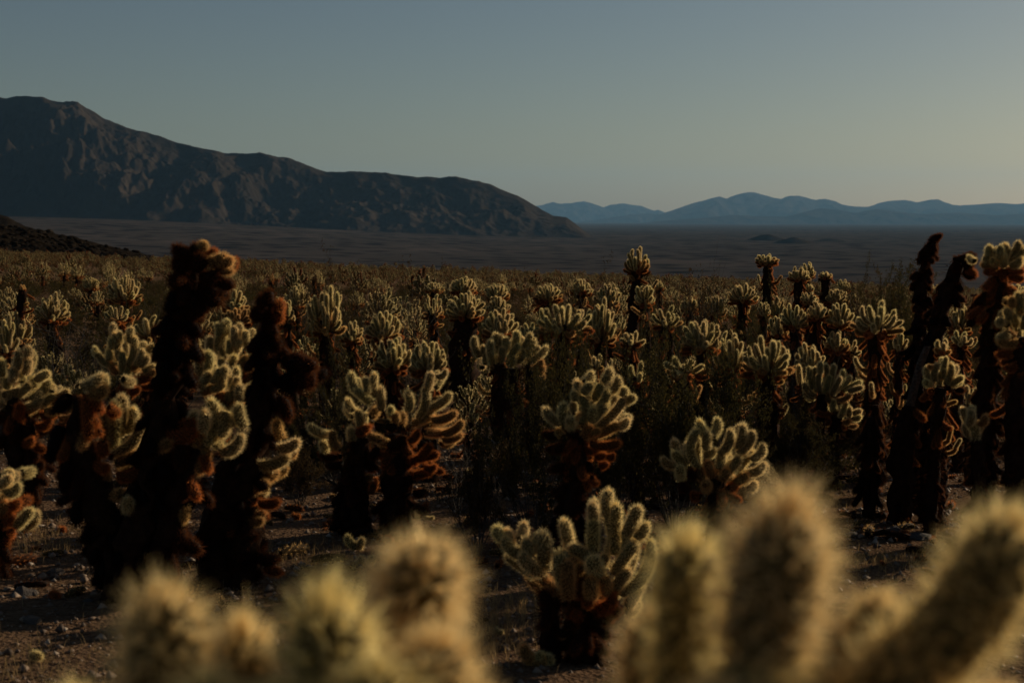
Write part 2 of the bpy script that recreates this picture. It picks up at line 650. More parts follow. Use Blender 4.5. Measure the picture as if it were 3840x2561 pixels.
def joint_arrays(L, r, curve, nar, per, sl_, sw, sides, rings, seed, bump=0.0, var=(0.65, 1.25)):
    """flesh quads/tris and spine tris of one stem segment growing up +Z"""
    g = np.random.default_rng(seed)
    V, F4, F3 = [], [], []
    prof = []
    for i in range(rings + 1):
        t = i / rings
        if t < 0.12:
            rr = r * (0.72 + 0.28 * t / 0.12)
            z = t * L
        else:
            z = t * L
            rr = r
        prof.append((z, rr))
    cap = 3
    zt = L - r
    prof = [(min(z, zt), rr) for z, rr in prof if z <= zt] + [(zt + r * math.sin(k / cap * math.pi / 2), r * math.cos(k / cap * math.pi / 2)) for k in range(1, cap)]

    def cx(z):
        return curve * ((z / L) ** 2 - z / L) * L

    for z, rr in prof:
        for k in range(sides):
            a = 2 * math.pi * k / sides
            q = rr * (1 + bump * (g.random() - 0.5))
            V.append((cx(z) + q * math.cos(a), q * math.sin(a), z))
    n = len(prof)
    for i in range(n - 1):
        for k in range(sides):
            k2 = (k + 1) % sides
            F4.append((i * sides + k, i * sides + k2, (i + 1) * sides + k2, (i + 1) * sides + k))
    V.append((cx(L), 0, L))
    top = len(V) - 1
    for k in range(sides):
        F3.append(((n - 1) * sides + k, (n - 1) * sides + (k + 1) % sides, top))
    V = np.array(V)
    # areoles on a spiral
    tot = nar * per
    s = (np.repeat(np.arange(nar) + 0.5, per)) / nar
    zz = s * (L + r * 0.55)
    ph = np.repeat(np.arange(nar) * 2.39996, per) + g.normal(0, 0.10, tot)
    over = np.clip((zz - zt) / (r * 1.55), 0, 1) * math.pi / 2
    body = zz <= zt
    zz2 = np.where(body, zz, zt + r * np.sin(over))
    rr2 = np.where(body, r, r * np.cos(over))
    zz2 = zz2 + g.normal(0, 0.004, tot)
    nrm = np.stack([np.cos(ph) * np.where(body, 1, np.cos(over)), np.sin(ph) * np.where(body, 1, np.cos(over)), np.where(body, 0, np.sin(over))], 1)
    P = np.stack([curve * ((np.clip(zz2, 0, L) / L) ** 2 - np.clip(zz2, 0, L) / L) * L + rr2 * np.cos(ph), rr2 * np.sin(ph), zz2], 1)
    D = nrm + g.normal(0, 0.34, (tot, 3)) + np.array((0, 0, 0.18))
    D /= np.linalg.norm(D, axis=1)[:, None]
    ln = sl_ * g.uniform(var[0], var[1], tot)
    A = np.cross(D, g.normal(0, 1, (tot, 3)))
    A /= np.linalg.norm(A, axis=1)[:, None]
    B = np.cross(D, A)
    P = P - D * 0.002
    w = sw * 0.62
    tip = P + D * ln[:, None]
    SV = np.stack([P + A * w, P - A * w, tip], 1).reshape(-1, 3)
    o = len(V) + np.arange(tot) * 3
    SF = np.stack([o, o + 1, o + 2], 1)
    return np.vstack([V, SV]), np.array(F4), np.array(F3), SF


R0 = 0.0215


def joint_mesh(name, *a, mats=None, **k):
    V, F4, F3, SF = joint_arrays(*a, **k)
    mi = np.concatenate([np.zeros(len(F4) + len(F3)), np.ones(len(SF))])
    return tri_mesh(name, V, np.vstack([F3, SF]), mats or [M_FL, M_SP], mi, F4=F4, smooth_mask=mi == 0)


# three levels of detail, each with straight and bowed lengths
JL = (0.07, 0.11, 0.16, 0.23)
JOINTS = {}
for lod, (nar, per, sl_, sw, sides) in enumerate([(1.4, 12, 0.0195, 0.0009, 10), (1.2, 9, 0.0195, 0.0013, 8), (1.0, 7, 0.020, 0.0019, 6)]):
    for li, L in enumerate(JL):
        for ci, c in enumerate((0.0, 0.35, 0.7)):
            JOINTS[(lod, li, ci)] = joint_mesh("stem_joint", L, R0, c, int(nar * (26 + L * 520)), per, sl_, sw, sides, 6, 100 * lod + 10 * li + ci, bump=0.12)


def tone_col(t, jit=0.12):
    c = TONE[t] if isinstance(t, str) else np.asarray(t)
    f = 1 + rnd.uniform(-jit, jit)
    return (float(c[0] * f), float(c[1] * f * (1 + rnd.uniform(-.05, .05))), float(c[2] * f), 1.0)


def put_joint(parent, A, B, rs, tone, lod, bend=None):
    """one stem segment from A to B (world), rs = thickness over the usual"""
    v = B - A
    ln = max(v.length, 0.02)
    li = min(range(4), key=lambda i: abs(math.log(JL[i] * max(rs, 0.4) / ln)))
    ci = bend if bend is not None else rnd.choice((0, 0, 1, 1, 2))
    o = bpy.data.objects.new("stem_joint", JOINTS[(lod, li, ci)])
    COL.objects.link(o)
    o.parent = parent
    z = v / ln
    # the bow of a segment turns its tip upwards
    up = Vector((0, 0, 1))
    xax = up - z * up.dot(z)
    if xax.length < 0.25:
        xax = Vector((rnd.uniform(-1, 1), rnd.uniform(-1, 1), 0.1))
        xax = xax - z * xax.dot(z)
    xax.normalize()
    if ci == 0:
        a = rnd.uniform(0, 6.28)
        xax = (Matrix.Rotation(a, 3, z) @ xax)
    yax = z.cross(xax)
    sz = ln / JL[li]
    M = Matrix(((xax.x * rs, yax.x * rs, z.x * sz, A.x), (xax.y * rs, yax.y * rs, z.y * sz, A.y), (xax.z * rs, yax.z * rs, z.z * sz, A.z), (0, 0, 0, 1)))
    M = parent.matrix_basis.inverted() @ M
    o.matrix_basis = M
    o.color = tone_col(tone)
    return o


def tube_arrays(pts, radii, sides, seed=0, wob=0.0):
    V, F = [], []
    n = len(pts)
    ref = Vector((1, 0, 0))
    for i, (p, r) in enumerate(zip(pts, radii)):
        t = (pts[min(i + 1, n - 1)] - pts[max(i - 1, 0)])
        if t.length < 1e-6:
            t = Vector((0, 0, 1))
        t.normalize()
        a = t.cross(ref)
        if a.length < 0.1:
            a = t.cross(Vector((0, 1, 0)))
        a.normalize()
        b = t.cross(a)
        for k in range(sides):
            an = 2 * math.pi * k / sides
            q = r
            if wob:
                q *= 1 + wob * mnoise.noise(Vector((p.z * 14 + seed, math.cos(an) * 1.5, math.sin(an) * 1.5 + seed)))
            w = p + (a * math.cos(an) + b * math.sin(an)) * q
            V.append((w.x, w.y, w.z))
    for i in range(n - 1):
        for k in range(sides):
            k2 = (k + 1) % sides
            F.append((i * sides + k, i * sides + k2, (i + 1) * sides + k2, (i + 1) * sides + k))
    F3 = []
    V.append(tuple(pts[-1]))
    for k in range(sides):
        F3.append(((n - 1) * sides + k, (n - 1) * sides + (k + 1) % sides, len(V) - 1))
    return np.array(V), np.array(F), np.array(F3)


def make_trunk(parent, pts, radii, seed, nspine=260, sl_=0.03, sw=0.0016, tone='d', mat=None):
    """shaggy old trunk through world points; the mesh is in the parent's frame"""
    base = parent.matrix_basis.translation
    # resample finely
    P, Q = [], []
    for (p0, p1, r0, r1) in zip(pts, pts[1:], radii, radii[1:]):
        n = max(2, int((p1 - p0).length / 0.05))
        for i in range(n):
            t = i / n
            P.append(p0.lerp(p1, t) - base)
            Q.append(r0 + (r1 - r0) * t)
    P.append(pts[-1] - base)
    Q.append(radii[-1])
    V, F4, F3 = tube_arrays(P, Q, 10, seed, 0.75)
    g = np.random.default_rng(seed)
    nq = len(V) - 1
    idx = g.integers(0, nq, nspine)
    ring = idx // 10
    cen = np.array([[p.x, p.y, p.z] for p in P])[ring]
    S = V[idx] + g.normal(0, 0.012, (nspine, 3))
    D = S - cen
    D /= np.maximum(np.linalg.norm(D, axis=1), 1e-6)[:, None]
    D = D + g.normal(0, 0.5, (nspine, 3)) + np.array((0, 0, -0.25))
    D /= np.linalg.norm(D, axis=1)[:, None]
    A = np.cross(D, g.normal(0, 1, (nspine, 3)))
    A /= np.linalg.norm(A, axis=1)[:, None]
    ln = sl_ * g.uniform(0.6, 1.5, nspine)
    SV = np.stack([S + A * sw, S - A * sw, S + D * ln[:, None]], 1).reshape(-1, 3)
    o = len(V) + np.arange(nspine) * 3
    SF = np.stack([o, o + 1, o + 2], 1)
    mi = np.concatenate([np.zeros(len(F4) + len(F3)), np.ones(nspine)])
    me = tri_mesh("trunk", np.vstack([V, SV]), np.vstack([F3, SF]), [mat or M_TRUNK, M_SP], mi, F4=F4, smooth_mask=mi == 0)
    o_ = link("trunk", me, parent)
    o_.color = tone_col(tone)
    return o_


def skirt(parent, pts, radii, n, lod, rs, tones, t0=0.1, t1=1.0, droop=(0.5, 2.6), seed=0, ln=(0.07, 0.13)):
    """old joints hanging off a trunk"""
    q = random.Random(seed)
    seg = [(p1 - p0).length for p0, p1 in zip(pts, pts[1:])]
    tot = sum(seg)
    for i in range(n):
        t = t0 + (t1 - t0) * (i + q.random()) / n
        s = t * tot
        k = 0
        while k < len(seg) - 1 and s > seg[k]:
            s -= seg[k]
            k += 1
        f = min(1, s / seg[k])
        c = pts[k].lerp(pts[k + 1], f)
        r = radii[k] + (radii[k + 1] - radii[k]) * f
        a = q.uniform(0, 2 * math.pi)
        h = Vector((math.cos(a), math.sin(a), 0))
        dz = q.uniform(*droop)
        d = (h - Vector((0, 0, dz))).normalized()
        A = c + h * r * 0.6
        put_joint(parent, A, A + d * q.uniform(*ln) * (0.6 + 0.4 * rs), rs * q.uniform(0.75, 1.0), tones[min(len(tones) - 1, int((1 - t) * len(tones)))], lod)


def thing(name, loc, label, cat, group=None):
    o = bpy.data.objects.new(name, None)
    o.empty_display_size = 0.1
    COL.objects.link(o)
    o.matrix_basis = Matrix.Translation(loc)
    o["label"] = label
    o["category"] = cat
    if group:
        o["group"] = group
    return o


PLANTED = []          # (x, y, radius, image x, image y, short name)
LANDMARKS = []
HEADS = []            # (x0, x1, top, bottom, distance) of every head in view, so that filler stays off them
G_CHOLLA = "cholla cacti of the cactus field"


def cholla_lod(d):
    return 0 if d < 9.2 else (1 if d < 15 else 2)


def sketch(label, d, basepx, crop, arms, trunks, sk=(), rs=1.0, back=0.5, name=None):
    """a plant whose arms are given one by one as (x0, y0, x1, y1[, tone, thickness, depth0, depth1]) in a plan drawn
    facing the camera at distance d, with real depth offsets in metres"""
    ox, oy, s = crop
    bx, by = ox + basepx[0] * s, oy + basepx[1] * s
    p = at(bx, by, d)
    root = thing("cholla_cactus", Vector((p.x, p.y, ground_z(p.x, p.y))), label, "cactus", G_CHOLLA)
    lod = cholla_lod(d)
    q = random.Random(int(bx * 7 + by))
    PLANTED.append((p.x, p.y, 0.3))
    LANDMARKS.append((bx, oy + min(a[1] for a in arms) * s if arms else by, name or label))
    if arms:
        head_arms = [a for a in arms if len(a) < 5 or a[4] in (None, 'g', 't')]
        head_arms = head_arms or arms
        HEADS.append((ox + min(min(a[0], a[2]) for a in head_arms) * s, ox + max(max(a[0], a[2]) for a in head_arms) * s, oy + min(min(a[1], a[3]) for a in head_arms) * s, oy + max(max(a[1], a[3]) for a in head_arms) * s, d))
    k = rs
    for a in arms:
        x0, y0, x1, y1 = a[:4]
        tone = a[4] if len(a) > 4 and a[4] else 'g'
        th = (a[5] if len(a) > 5 and a[5] else 1.0) * k
        e0 = a[6] if len(a) > 6 else q.uniform(-0.03, 0.03)
        e1 = a[7] if len(a) > 7 else e0 + q.uniform(-0.06, 0.04)
        A = at(ox + x0 * s, oy + y0 * s, d + e0)
        B = at(ox + x1 * s, oy + y1 * s, d + e1)
        # joints: long arms are chains
        put_joint(root, A, B, th, tone, lod)
        if q.random() < back and len(a) <= 6:
            j = q.uniform(-0.035, 0.035)
            e = q.uniform(0.09, 0.22)
            dx, dz = Vector((j, e, q.uniform(-0.07, -0.01))), Vector((j * 1.8, e * 1.25, q.uniform(-0.07, -0.015)))
            put_joint(root, A + dx, B + dz, th * q.uniform(0.85, 1), tone, lod)
    for ti, (pp, rr, n, tones) in enumerate(trunks):
        pts = []
        for i, t in enumerate(pp):
            e = t[2] if len(t) > 2 else 0.03
            w = at(ox + t[0] * s, oy + t[1] * s, d + e)
            if i == 0:
                w.z = ground_z(w.x, w.y) - 0.05
            pts.append(w)
        radii = [r * s * d / FPX for r in rr]
        make_trunk(root, pts, radii, int(bx) + ti, 1500, tone='k')
        if n:
            skirt(root, pts, radii, n, lod, rs, tones, seed=int(bx) + ti, t0=0.12)
    return root


def clump(label, px, ytop, wpx, hpx, d, n=None, tones=('g', 'g', 'g', 't', 'r'), seed=None, lean=0.0, trunk_tone='d', rs=None, skirts=24, spread=1.0, tw=1.0, flat=1.0):
    """a cholla with a domed head of upturned arms on a shaggy trunk; head size from the photograph at distance d"""
    q = random.Random(seed if seed is not None else int(px * 3 + ytop))
    T = at(px, ytop, d)
    HEADS.append((px - wpx / 2, px + wpx / 2, ytop, ytop + hpx, d))
    wpx, hpx = wpx * 1.12, hpx * 1.08
    W = wpx / FPX * d
    H = hpx / FPX * d
    bx, by = T.x - lean * (T.z + 1), T.y + q.uniform(0, 0.05)
    gz = ground_z(bx, by)
    root = thing("cholla_cactus", Vector((bx, by, gz)), label, "cactus", G_CHOLLA)
    lod = cholla_lod(d)
    PLANTED.append((bx, by, max(0.25, W * 0.5)))
    LANDMARKS.append((px, ytop, label))
    rs = rs or max(0.58, min(0.92, 0.52 + W * 0.62))
    dia = 0.066 * rs
    if n is None:
        n = int(max(14, min(40, 2.6 * (W / 2) ** 2 * 2 * math.pi / (dia * dia) * 0.24)))
    C = Vector((T.x, by, T.z - H * 0.80))
    up = Vector((0, 0, 1))
    for k in range(n):
        u = (k + 0.5) / n
        th = math.acos(1 - u * 1.42) * (0.9 + 0.2 * q.random())
        ph = k * 2.39996 + q.uniform(-0.35, 0.35)
        e = Vector((math.sin(th) * math.cos(ph), math.sin(th) * math.sin(ph), math.cos(th)))
        rad = q.uniform(0.80, 1.04)
        tip = C + Vector((e.x * W / 2 * rad, e.y * W / 2 * rad, e.z * H * 0.80 * rad * flat if e.z > 0 else e.z * H * 0.5))
        dr = (e * 0.75 + up * (0.55 if th < 1.5 else 0.12) * spread + Vector((q.gauss(0, .16), q.gauss(0, .16), q.gauss(0, .1)))).normalized()
        root_pt = C - Vector((0, 0, H * 0.12)) + Vector((e.x, e.y, 0)) * min(.03, W * .1)
        full = tip - root_pt
        tz = tones[0] if th < 1.15 else (tones[2] if th < 1.45 else (tones[3] if th < 1.68 else tones[4]))
        if full.length > 0.24:                          # long arms are two joints
            mid = root_pt + full * q.uniform(.38, .52) + Vector((e.x, e.y, 0)) * full.length * .10 - up * full.length * .04
            put_joint(root, root_pt + full * .08, mid, rs * 0.95, tones[3] if th < 1.3 else tones[4], lod)
            put_joint(root, mid - (tip - mid) * .06, tip, rs * q.uniform(0.9, 1.08), tz, lod)
            if q.random() < .45:                        # a fork
                sd = Vector((q.gauss(0, 1), q.gauss(0, 1), .4)).normalized()
                t2 = mid + ((tip - mid).normalized() + sd * .7).normalized() * (tip - mid).length * q.uniform(.55, .8)
                put_joint(root, mid, t2, rs * .88, tz, lod)
        else:
            put_joint(root, root_pt + full * q.uniform(.12, .38), tip, rs * q.uniform(0.88, 1.1), tz, lod)
    Bp = Vector((bx, by, gz - 0.04))
    top = C + Vector((0, 0, H * 0.12))
    tr = max(0.022, min(0.075, 0.02 + 0.12 * W)) * tw
    mid = Bp.lerp(top, 0.55) + Vector((q.uniform(-.03, .03), q.uniform(-.03, .03), 0))
    pts, radii = [Bp, mid, top], [tr * 1.25, tr, tr * 0.8]
    make_trunk(root, pts, radii, int(px + ytop), 420 if lod else 600, tone=trunk_tone)
    for k in range(q.choice((2, 3, 4, 5))):             # side arms lower down the stem
        f = q.uniform(.45, .9)
        c = Bp.lerp(top, f)
        a = q.uniform(0, 6.28)
        hd = Vector((math.cos(a), math.sin(a), q.uniform(-.1, .6))).normalized()
        A = c + hd * tr * .6
        E = A + hd * q.uniform(.08, .15)
        put_joint(root, A, E, rs * .92, q.choice(('t', 't', 'r')), lod)
        if q.random() < .6:
            put_joint(root, E - hd * .015, E + (hd * .5 + up).normalized() * q.uniform(.06, .1), rs * .85, q.choice(('g', 't')), lod)
    if skirts:
        skirt(root, pts, radii, skirts, lod, rs * 0.95, ['r', 'r', 'd', 'd', 'k'], seed=int(px), t0=0.3, t1=1.0, ln=(.09, .16))
    return root

# ------------------------------------------------------------------ the near plants, arm by arm
C5 = (1780, 1780, 0.498)
sketch("low golden cholla in the front centre, its base on open ground", 5.35, (830, 1480), C5, [
    (1005, 330, 1010, 120, 'g', 1.0, .06, .08), (1000, 600, 1005, 320, 'g', 1.0, .06, .06), (1060, 600, 1065, 225), (1130, 480, 1235, 245), (1120, 620, 1140, 470), (1215, 480, 1300, 370, 'g', .9),
    (1050, 740, 1205, 515), (890, 580, 895, 345), (892, 340, 890, 215, 'g', .9), (880, 625, 715, 545), (722, 560, 672, 345), (940, 800, 885, 640, 'g', 1.25, 0, -.12),
    (950, 690, 985, 600, 'g', .8), (520, 740, 350, 600), (360, 610, 215, 480), (225, 490, 160, 395), (265, 540, 245, 415, 'g', .9), (395, 620, 385, 485), (335, 480, 375, 365, 'g', .9),
    (530, 720, 515, 450, 'g', 1.2), (420, 590, 500, 450, 'g', .9), (690, 830, 640, 590, 'g', 1.15, -.03, -.08), (700, 930, 700, 650, 't', 1.1, -.05, -.1), (1040, 870, 1160, 715), (1100, 900, 1330, 500),
    (1150, 1000, 1260, 800), (1150, 1050, 1230, 940), (880, 900, 870, 780, 't', 1, 0, -.1), (760, 760, 800, 680, 't', .9), (600, 860, 450, 720, 't'), (640, 900, 560, 800, 't'),
    (1000, 900, 980, 780, 't'), (930, 1000, 1050, 900, 'r'), (800, 1080, 740, 1040, 'r', .9), (820, 1150, 730, 1140, 'r', .9), (1000, 1080, 1090, 1010, 'r', .9), (560, 980, 540, 860, 'd', 1.2)],
    [([(850, 1480), (830, 1200), (800, 900), (860, 720)], (105, 100, 90, 55), 34, ['r', 'd', 'd', 'k']), ([(560, 1060), (580, 930), (700, 860)], (60, 70, 60), 4, ['d', 'k'])], back=0.35, name="low front-centre cholla")

C3 = (1100, 1350, 0.4145)
sketch("broad two-stemmed cholla left of centre with rusty lower arms", 7.7, (720, 1640), C3, [
    (710, 390, 560, 270), (575, 300, 522, 120), (665, 310, 645, 165, 'g', .9), (735, 340, 735, 130), (795, 460, 790, 250), (545, 460, 490, 355), (610, 600, 585, 455), (880, 500, 885, 430, 'g', .8, .06, -.06),
    (1035, 470, 1035, 285), (1130, 520, 1195, 250), (1215, 270, 1250, 115), (1300, 150, 1385, 95, 'g', .75), (1225, 440, 1425, 305), (1080, 580, 1265, 505, 't'), (1250, 545, 1475, 475, 't'),
    (1190, 655, 1360, 665, 't'), (1350, 670, 1535, 560, 't'), (1350, 725, 1525, 675, 't', .9), (1110, 560, 1260, 430), (340, 680, 140, 595), (400, 780, 350, 650, 't', 1, 0, -.1), (290, 830, 265, 740, 'g', 1, .03, -.06),
    (530, 730, 520, 610), (560, 660, 690, 600, 'r'), (690, 690, 810, 725, 't'), (860, 780, 990, 700, 'd', 1.1), (930, 560, 920, 470, 't'), (700, 520, 760, 430, 't'), (640, 700, 600, 560, 't'),
    (1050, 740, 1130, 640, 'r'), (1100, 900, 1310, 850, 'r'), (1160, 880, 1240, 770, 'r'), (1190, 960, 1290, 960, 'r', .9), (1100, 1040, 1250, 1010, 'r'), (380, 880, 240, 840, 'd'), (430, 950, 310, 950, 'd'),
    (800, 860, 930, 830, 'r'), (560, 900, 480, 990, 'd', 1.1), (620, 780, 520, 760, 'd'), (760, 800, 700, 880, 'd'), (1090, 1200, 1200, 1190, 'd'), (1100, 1340, 1220, 1370, 'd'), (700, 1200, 730, 1120, 'r', .8), (640, 1080, 700, 1060, 't', .8)],
    [([(560, 1640), (540, 1300), (560, 1000), (640, 700)], (120, 128, 115, 60), 46, ['d', 'd', 'k', 'k']), ([(900, 1640), (940, 1350), (930, 1000), (960, 680)], (125, 132, 120, 75), 46, ['r', 'd', 'd', 'k'])], back=0.4, name="broad two-stemmed cholla")

C4 = (1950, 1330, 0.3825)
sketch("upright golden cholla with a fan of arms right of centre", 7.0, (520, 2000), C4, [
    (600, 680, 590, 400), (592, 410, 555, 260), (615, 380, 700, 285), (635, 270, 705, 175), (735, 440, 795, 290), (820, 270, 885, 140), (870, 370, 965, 220), (770, 520, 860, 360), (795, 570, 855, 470, 'g', .9),
    (700, 660, 840, 490), (770, 700, 1020, 430), (1005, 410, 1025, 320, 'g', .9), (1040, 455, 1125, 415, 'g', .9), (750, 790, 965, 690, 't'), (950, 700, 1065, 635), (680, 790, 785, 740, 't', .85),
    (700, 650, 720, 520), (690, 875, 980, 865, 'r', .95), (740, 1000, 835, 975, 'r', .8), (850, 1005, 925, 975, 'r', .8), (780, 1100, 865, 1065, 'r', .8), (400, 680, 240, 530), (440, 680, 430, 480), (525, 560, 520, 465, 'g', .8),
    (545, 450, 530, 360, 'g', .9), (500, 720, 490, 630, 'g', 1, .0, -.1), (420, 770, 230, 775, 'd'), (420, 800, 365, 730, 't', .8), (640, 720, 620, 560, 't'), (560, 800, 460, 740, 'd'), (620, 820, 700, 700, 't'),
    (700, 1200, 760, 1260, 'r', .8), (600, 1380, 620, 1440, 'r', .8), (720, 940, 800, 900, 'r', .9), (460, 900, 340, 940, 'd'), (480, 1080, 300, 1130, 'd', 1.1), (680, 1050, 640, 1150, 'd')],
    [([(520, 2000), (500, 1600), (540, 1200), (590, 800)], (110, 118, 112, 75), 46, ['r', 'd', 'k', 'k'])], back=0.45, name="upright fan-shaped cholla")

C6 = (2450, 1500, 0.287)
sketch("round golden cholla half hidden by the blurred arm in front", 7.1, (850, 2250), C6, [
    (690, 640, 700, 420), (690, 460, 605, 275), (760, 480, 845, 245), (590, 880, 580, 385), (450, 820, 455, 560), (430, 880, 262, 680), (680, 730, 790, 640, 'g', .9), (870, 700, 1010, 395), (860, 900, 900, 650),
    (1105, 620, 1175, 330), (1120, 700, 1305, 415), (960, 980, 1065, 780), (1020, 900, 1130, 740), (1100, 900, 1300, 670), (1270, 780, 1440, 580), (1200, 950, 1460, 830), (1060, 1080, 1220, 970, 't'), (1230, 1170, 1345, 1075),
    (360, 1000, 350, 880, 'g', 1, .02, -.1), (520, 1000, 490, 940, 'd', 1, 0, -.06), (440, 1180, 370, 1080, 'd'), (700, 1180, 690, 1080, 't', 1, 0, -.1), (840, 1280, 860, 1200, 'r'), (620, 1260, 500, 1220, 'r'),
    (900, 1050, 960, 900, 't'), (760, 1000, 700, 800, 't'), (650, 1050, 600, 860, 't'), (980, 1150, 1100, 1130, 'r'), (1000, 1350, 860, 1420, 'r')],
    [([(850, 2250), (850, 1700), (850, 1300), (850, 1000)], (150, 150, 150, 110), 18, ['r', 'd', 'd', 'k'])], back=0.6, name="round half-hidden cholla")

K1 = (0, 1000, 0.319)
sketch("golden cholla with raised fingers left of the tall dark trunk", 9.0, (1460, 2300), K1, [
    (1400, 1100, 1345, 780), (1338, 800, 1330, 680), (1415, 900, 1405, 770, 'g', .8), (1535, 900, 1545, 720), (1510, 1150, 1585, 830), (1630, 980, 1705, 895), (1660, 1030, 1800, 920), (1640, 1170, 1740, 1050), (1680, 1230, 1810, 1160),
    (1670, 1290, 1825, 1235, 't'), (1370, 1150, 1150, 1020), (1150, 1050, 1112, 950, 'g', .9), (1285, 1100, 1282, 970), (1320, 960, 1310, 840), (1440, 1240, 1435, 1000), (1500, 1300, 1495, 1080), (1560, 1340, 1770, 1300, 'r'),
    (1550, 1360, 1510, 1480, 'r'), (1560, 1200, 1640, 1090, 't'), (1380, 1260, 1300, 1130, 't'), (1490, 1430, 1640, 1440, 'r'), (1420, 1500, 1300, 1480, 'd'), (1600, 1150, 1680, 980)],
    [([(1460, 2300), (1450, 1750), (1480, 1250)], (90, 90, 70), 14, ['r', 'd', 'd', 'k'])], back=0.6, name="fingered cholla left of the dark trunk")

sketch("thick-armed golden cholla cut off by the left edge", 7.6, (140, 2900), K1, [
    (180, 1220, 220, 990), (320, 1080, 335, 945), (295, 1260, 335, 1080), (20, 1290, 15, 1100), (150, 1340, 160, 1200), (250, 1360, 262, 1240, 'g', .9), (80, 1430, 90, 1310), (40, 1510, 240, 1460), (230, 1510, 350, 1390),
    (360, 1560, 585, 1330), (400, 1420, 400, 1300, 'g', .9), (420, 1330, 575, 1250), (610, 1470, 620, 1390, 'g', .8), (610, 1560, 800, 1460), (480, 1640, 640, 1510), (300, 1650, 480, 1480), (-60, 1400, -80, 1200), (-40, 1600, -120, 1400),
    (100, 1560, 60, 1450), (330, 1700, 450, 1620, 't'), (480, 1750, 680, 1700, 'r'), (520, 1700, 700, 1660, 't'), (200, 1760, 240, 1620, 'r'), (440, 1880, 600, 1780, 'r'), (360, 1800, 180, 1900, 'd'), (100, 1800, 0, 1760, 'd'),
    (300, 2080, 380, 2020, 'r'), (420, 2120, 540, 2160, 'r', .9), (200, 2250, 220, 2160, 'r', .9), (420, 2350, 500, 2300, 'd'), (60, 2100, -40, 2050, 'd'), (350, 2200, 450, 2260, 'd')],
    [([(180, 2900), (200, 2300), (180, 1900), (200, 1500)], (120, 130, 120, 80), 20, ['r', 'd', 'd', 'k']), ([(380, 2860), (400, 2400), (320, 1900), (300, 1600)], (80, 90, 90, 60), 12, ['d', 'd', 'k'])], back=0.45, name="thick-armed cholla at the left edge")

sketch("small golden cholla low at the left edge on the gravel", 6.3, (0, 3560), K1, [
    (60, 2480, 150, 2400), (60, 2640, 225, 2560), (-20, 2560, 120, 2470), (80, 2800, 240, 2760, 'r'), (190, 3050, 370, 2860), (20, 2750, 110, 2700, 't'), (-60, 2700, -60, 2500), (-20, 2900, 60, 2760, 't'),
    (60, 2980, 140, 2900, 'r'), (20, 3330, 80, 3200, 'r'), (-40, 3100, -120, 2980, 'r'), (60, 3150, 160, 3100, 'r')],
    [([(-20, 3520), (0, 3200), (-20, 2700)], (110, 110, 80), 14, ['r', 'd', 'd', 'k'])], back=0.4, name="small cholla at the left edge")

K7 = (150, 1150, 0.7015)
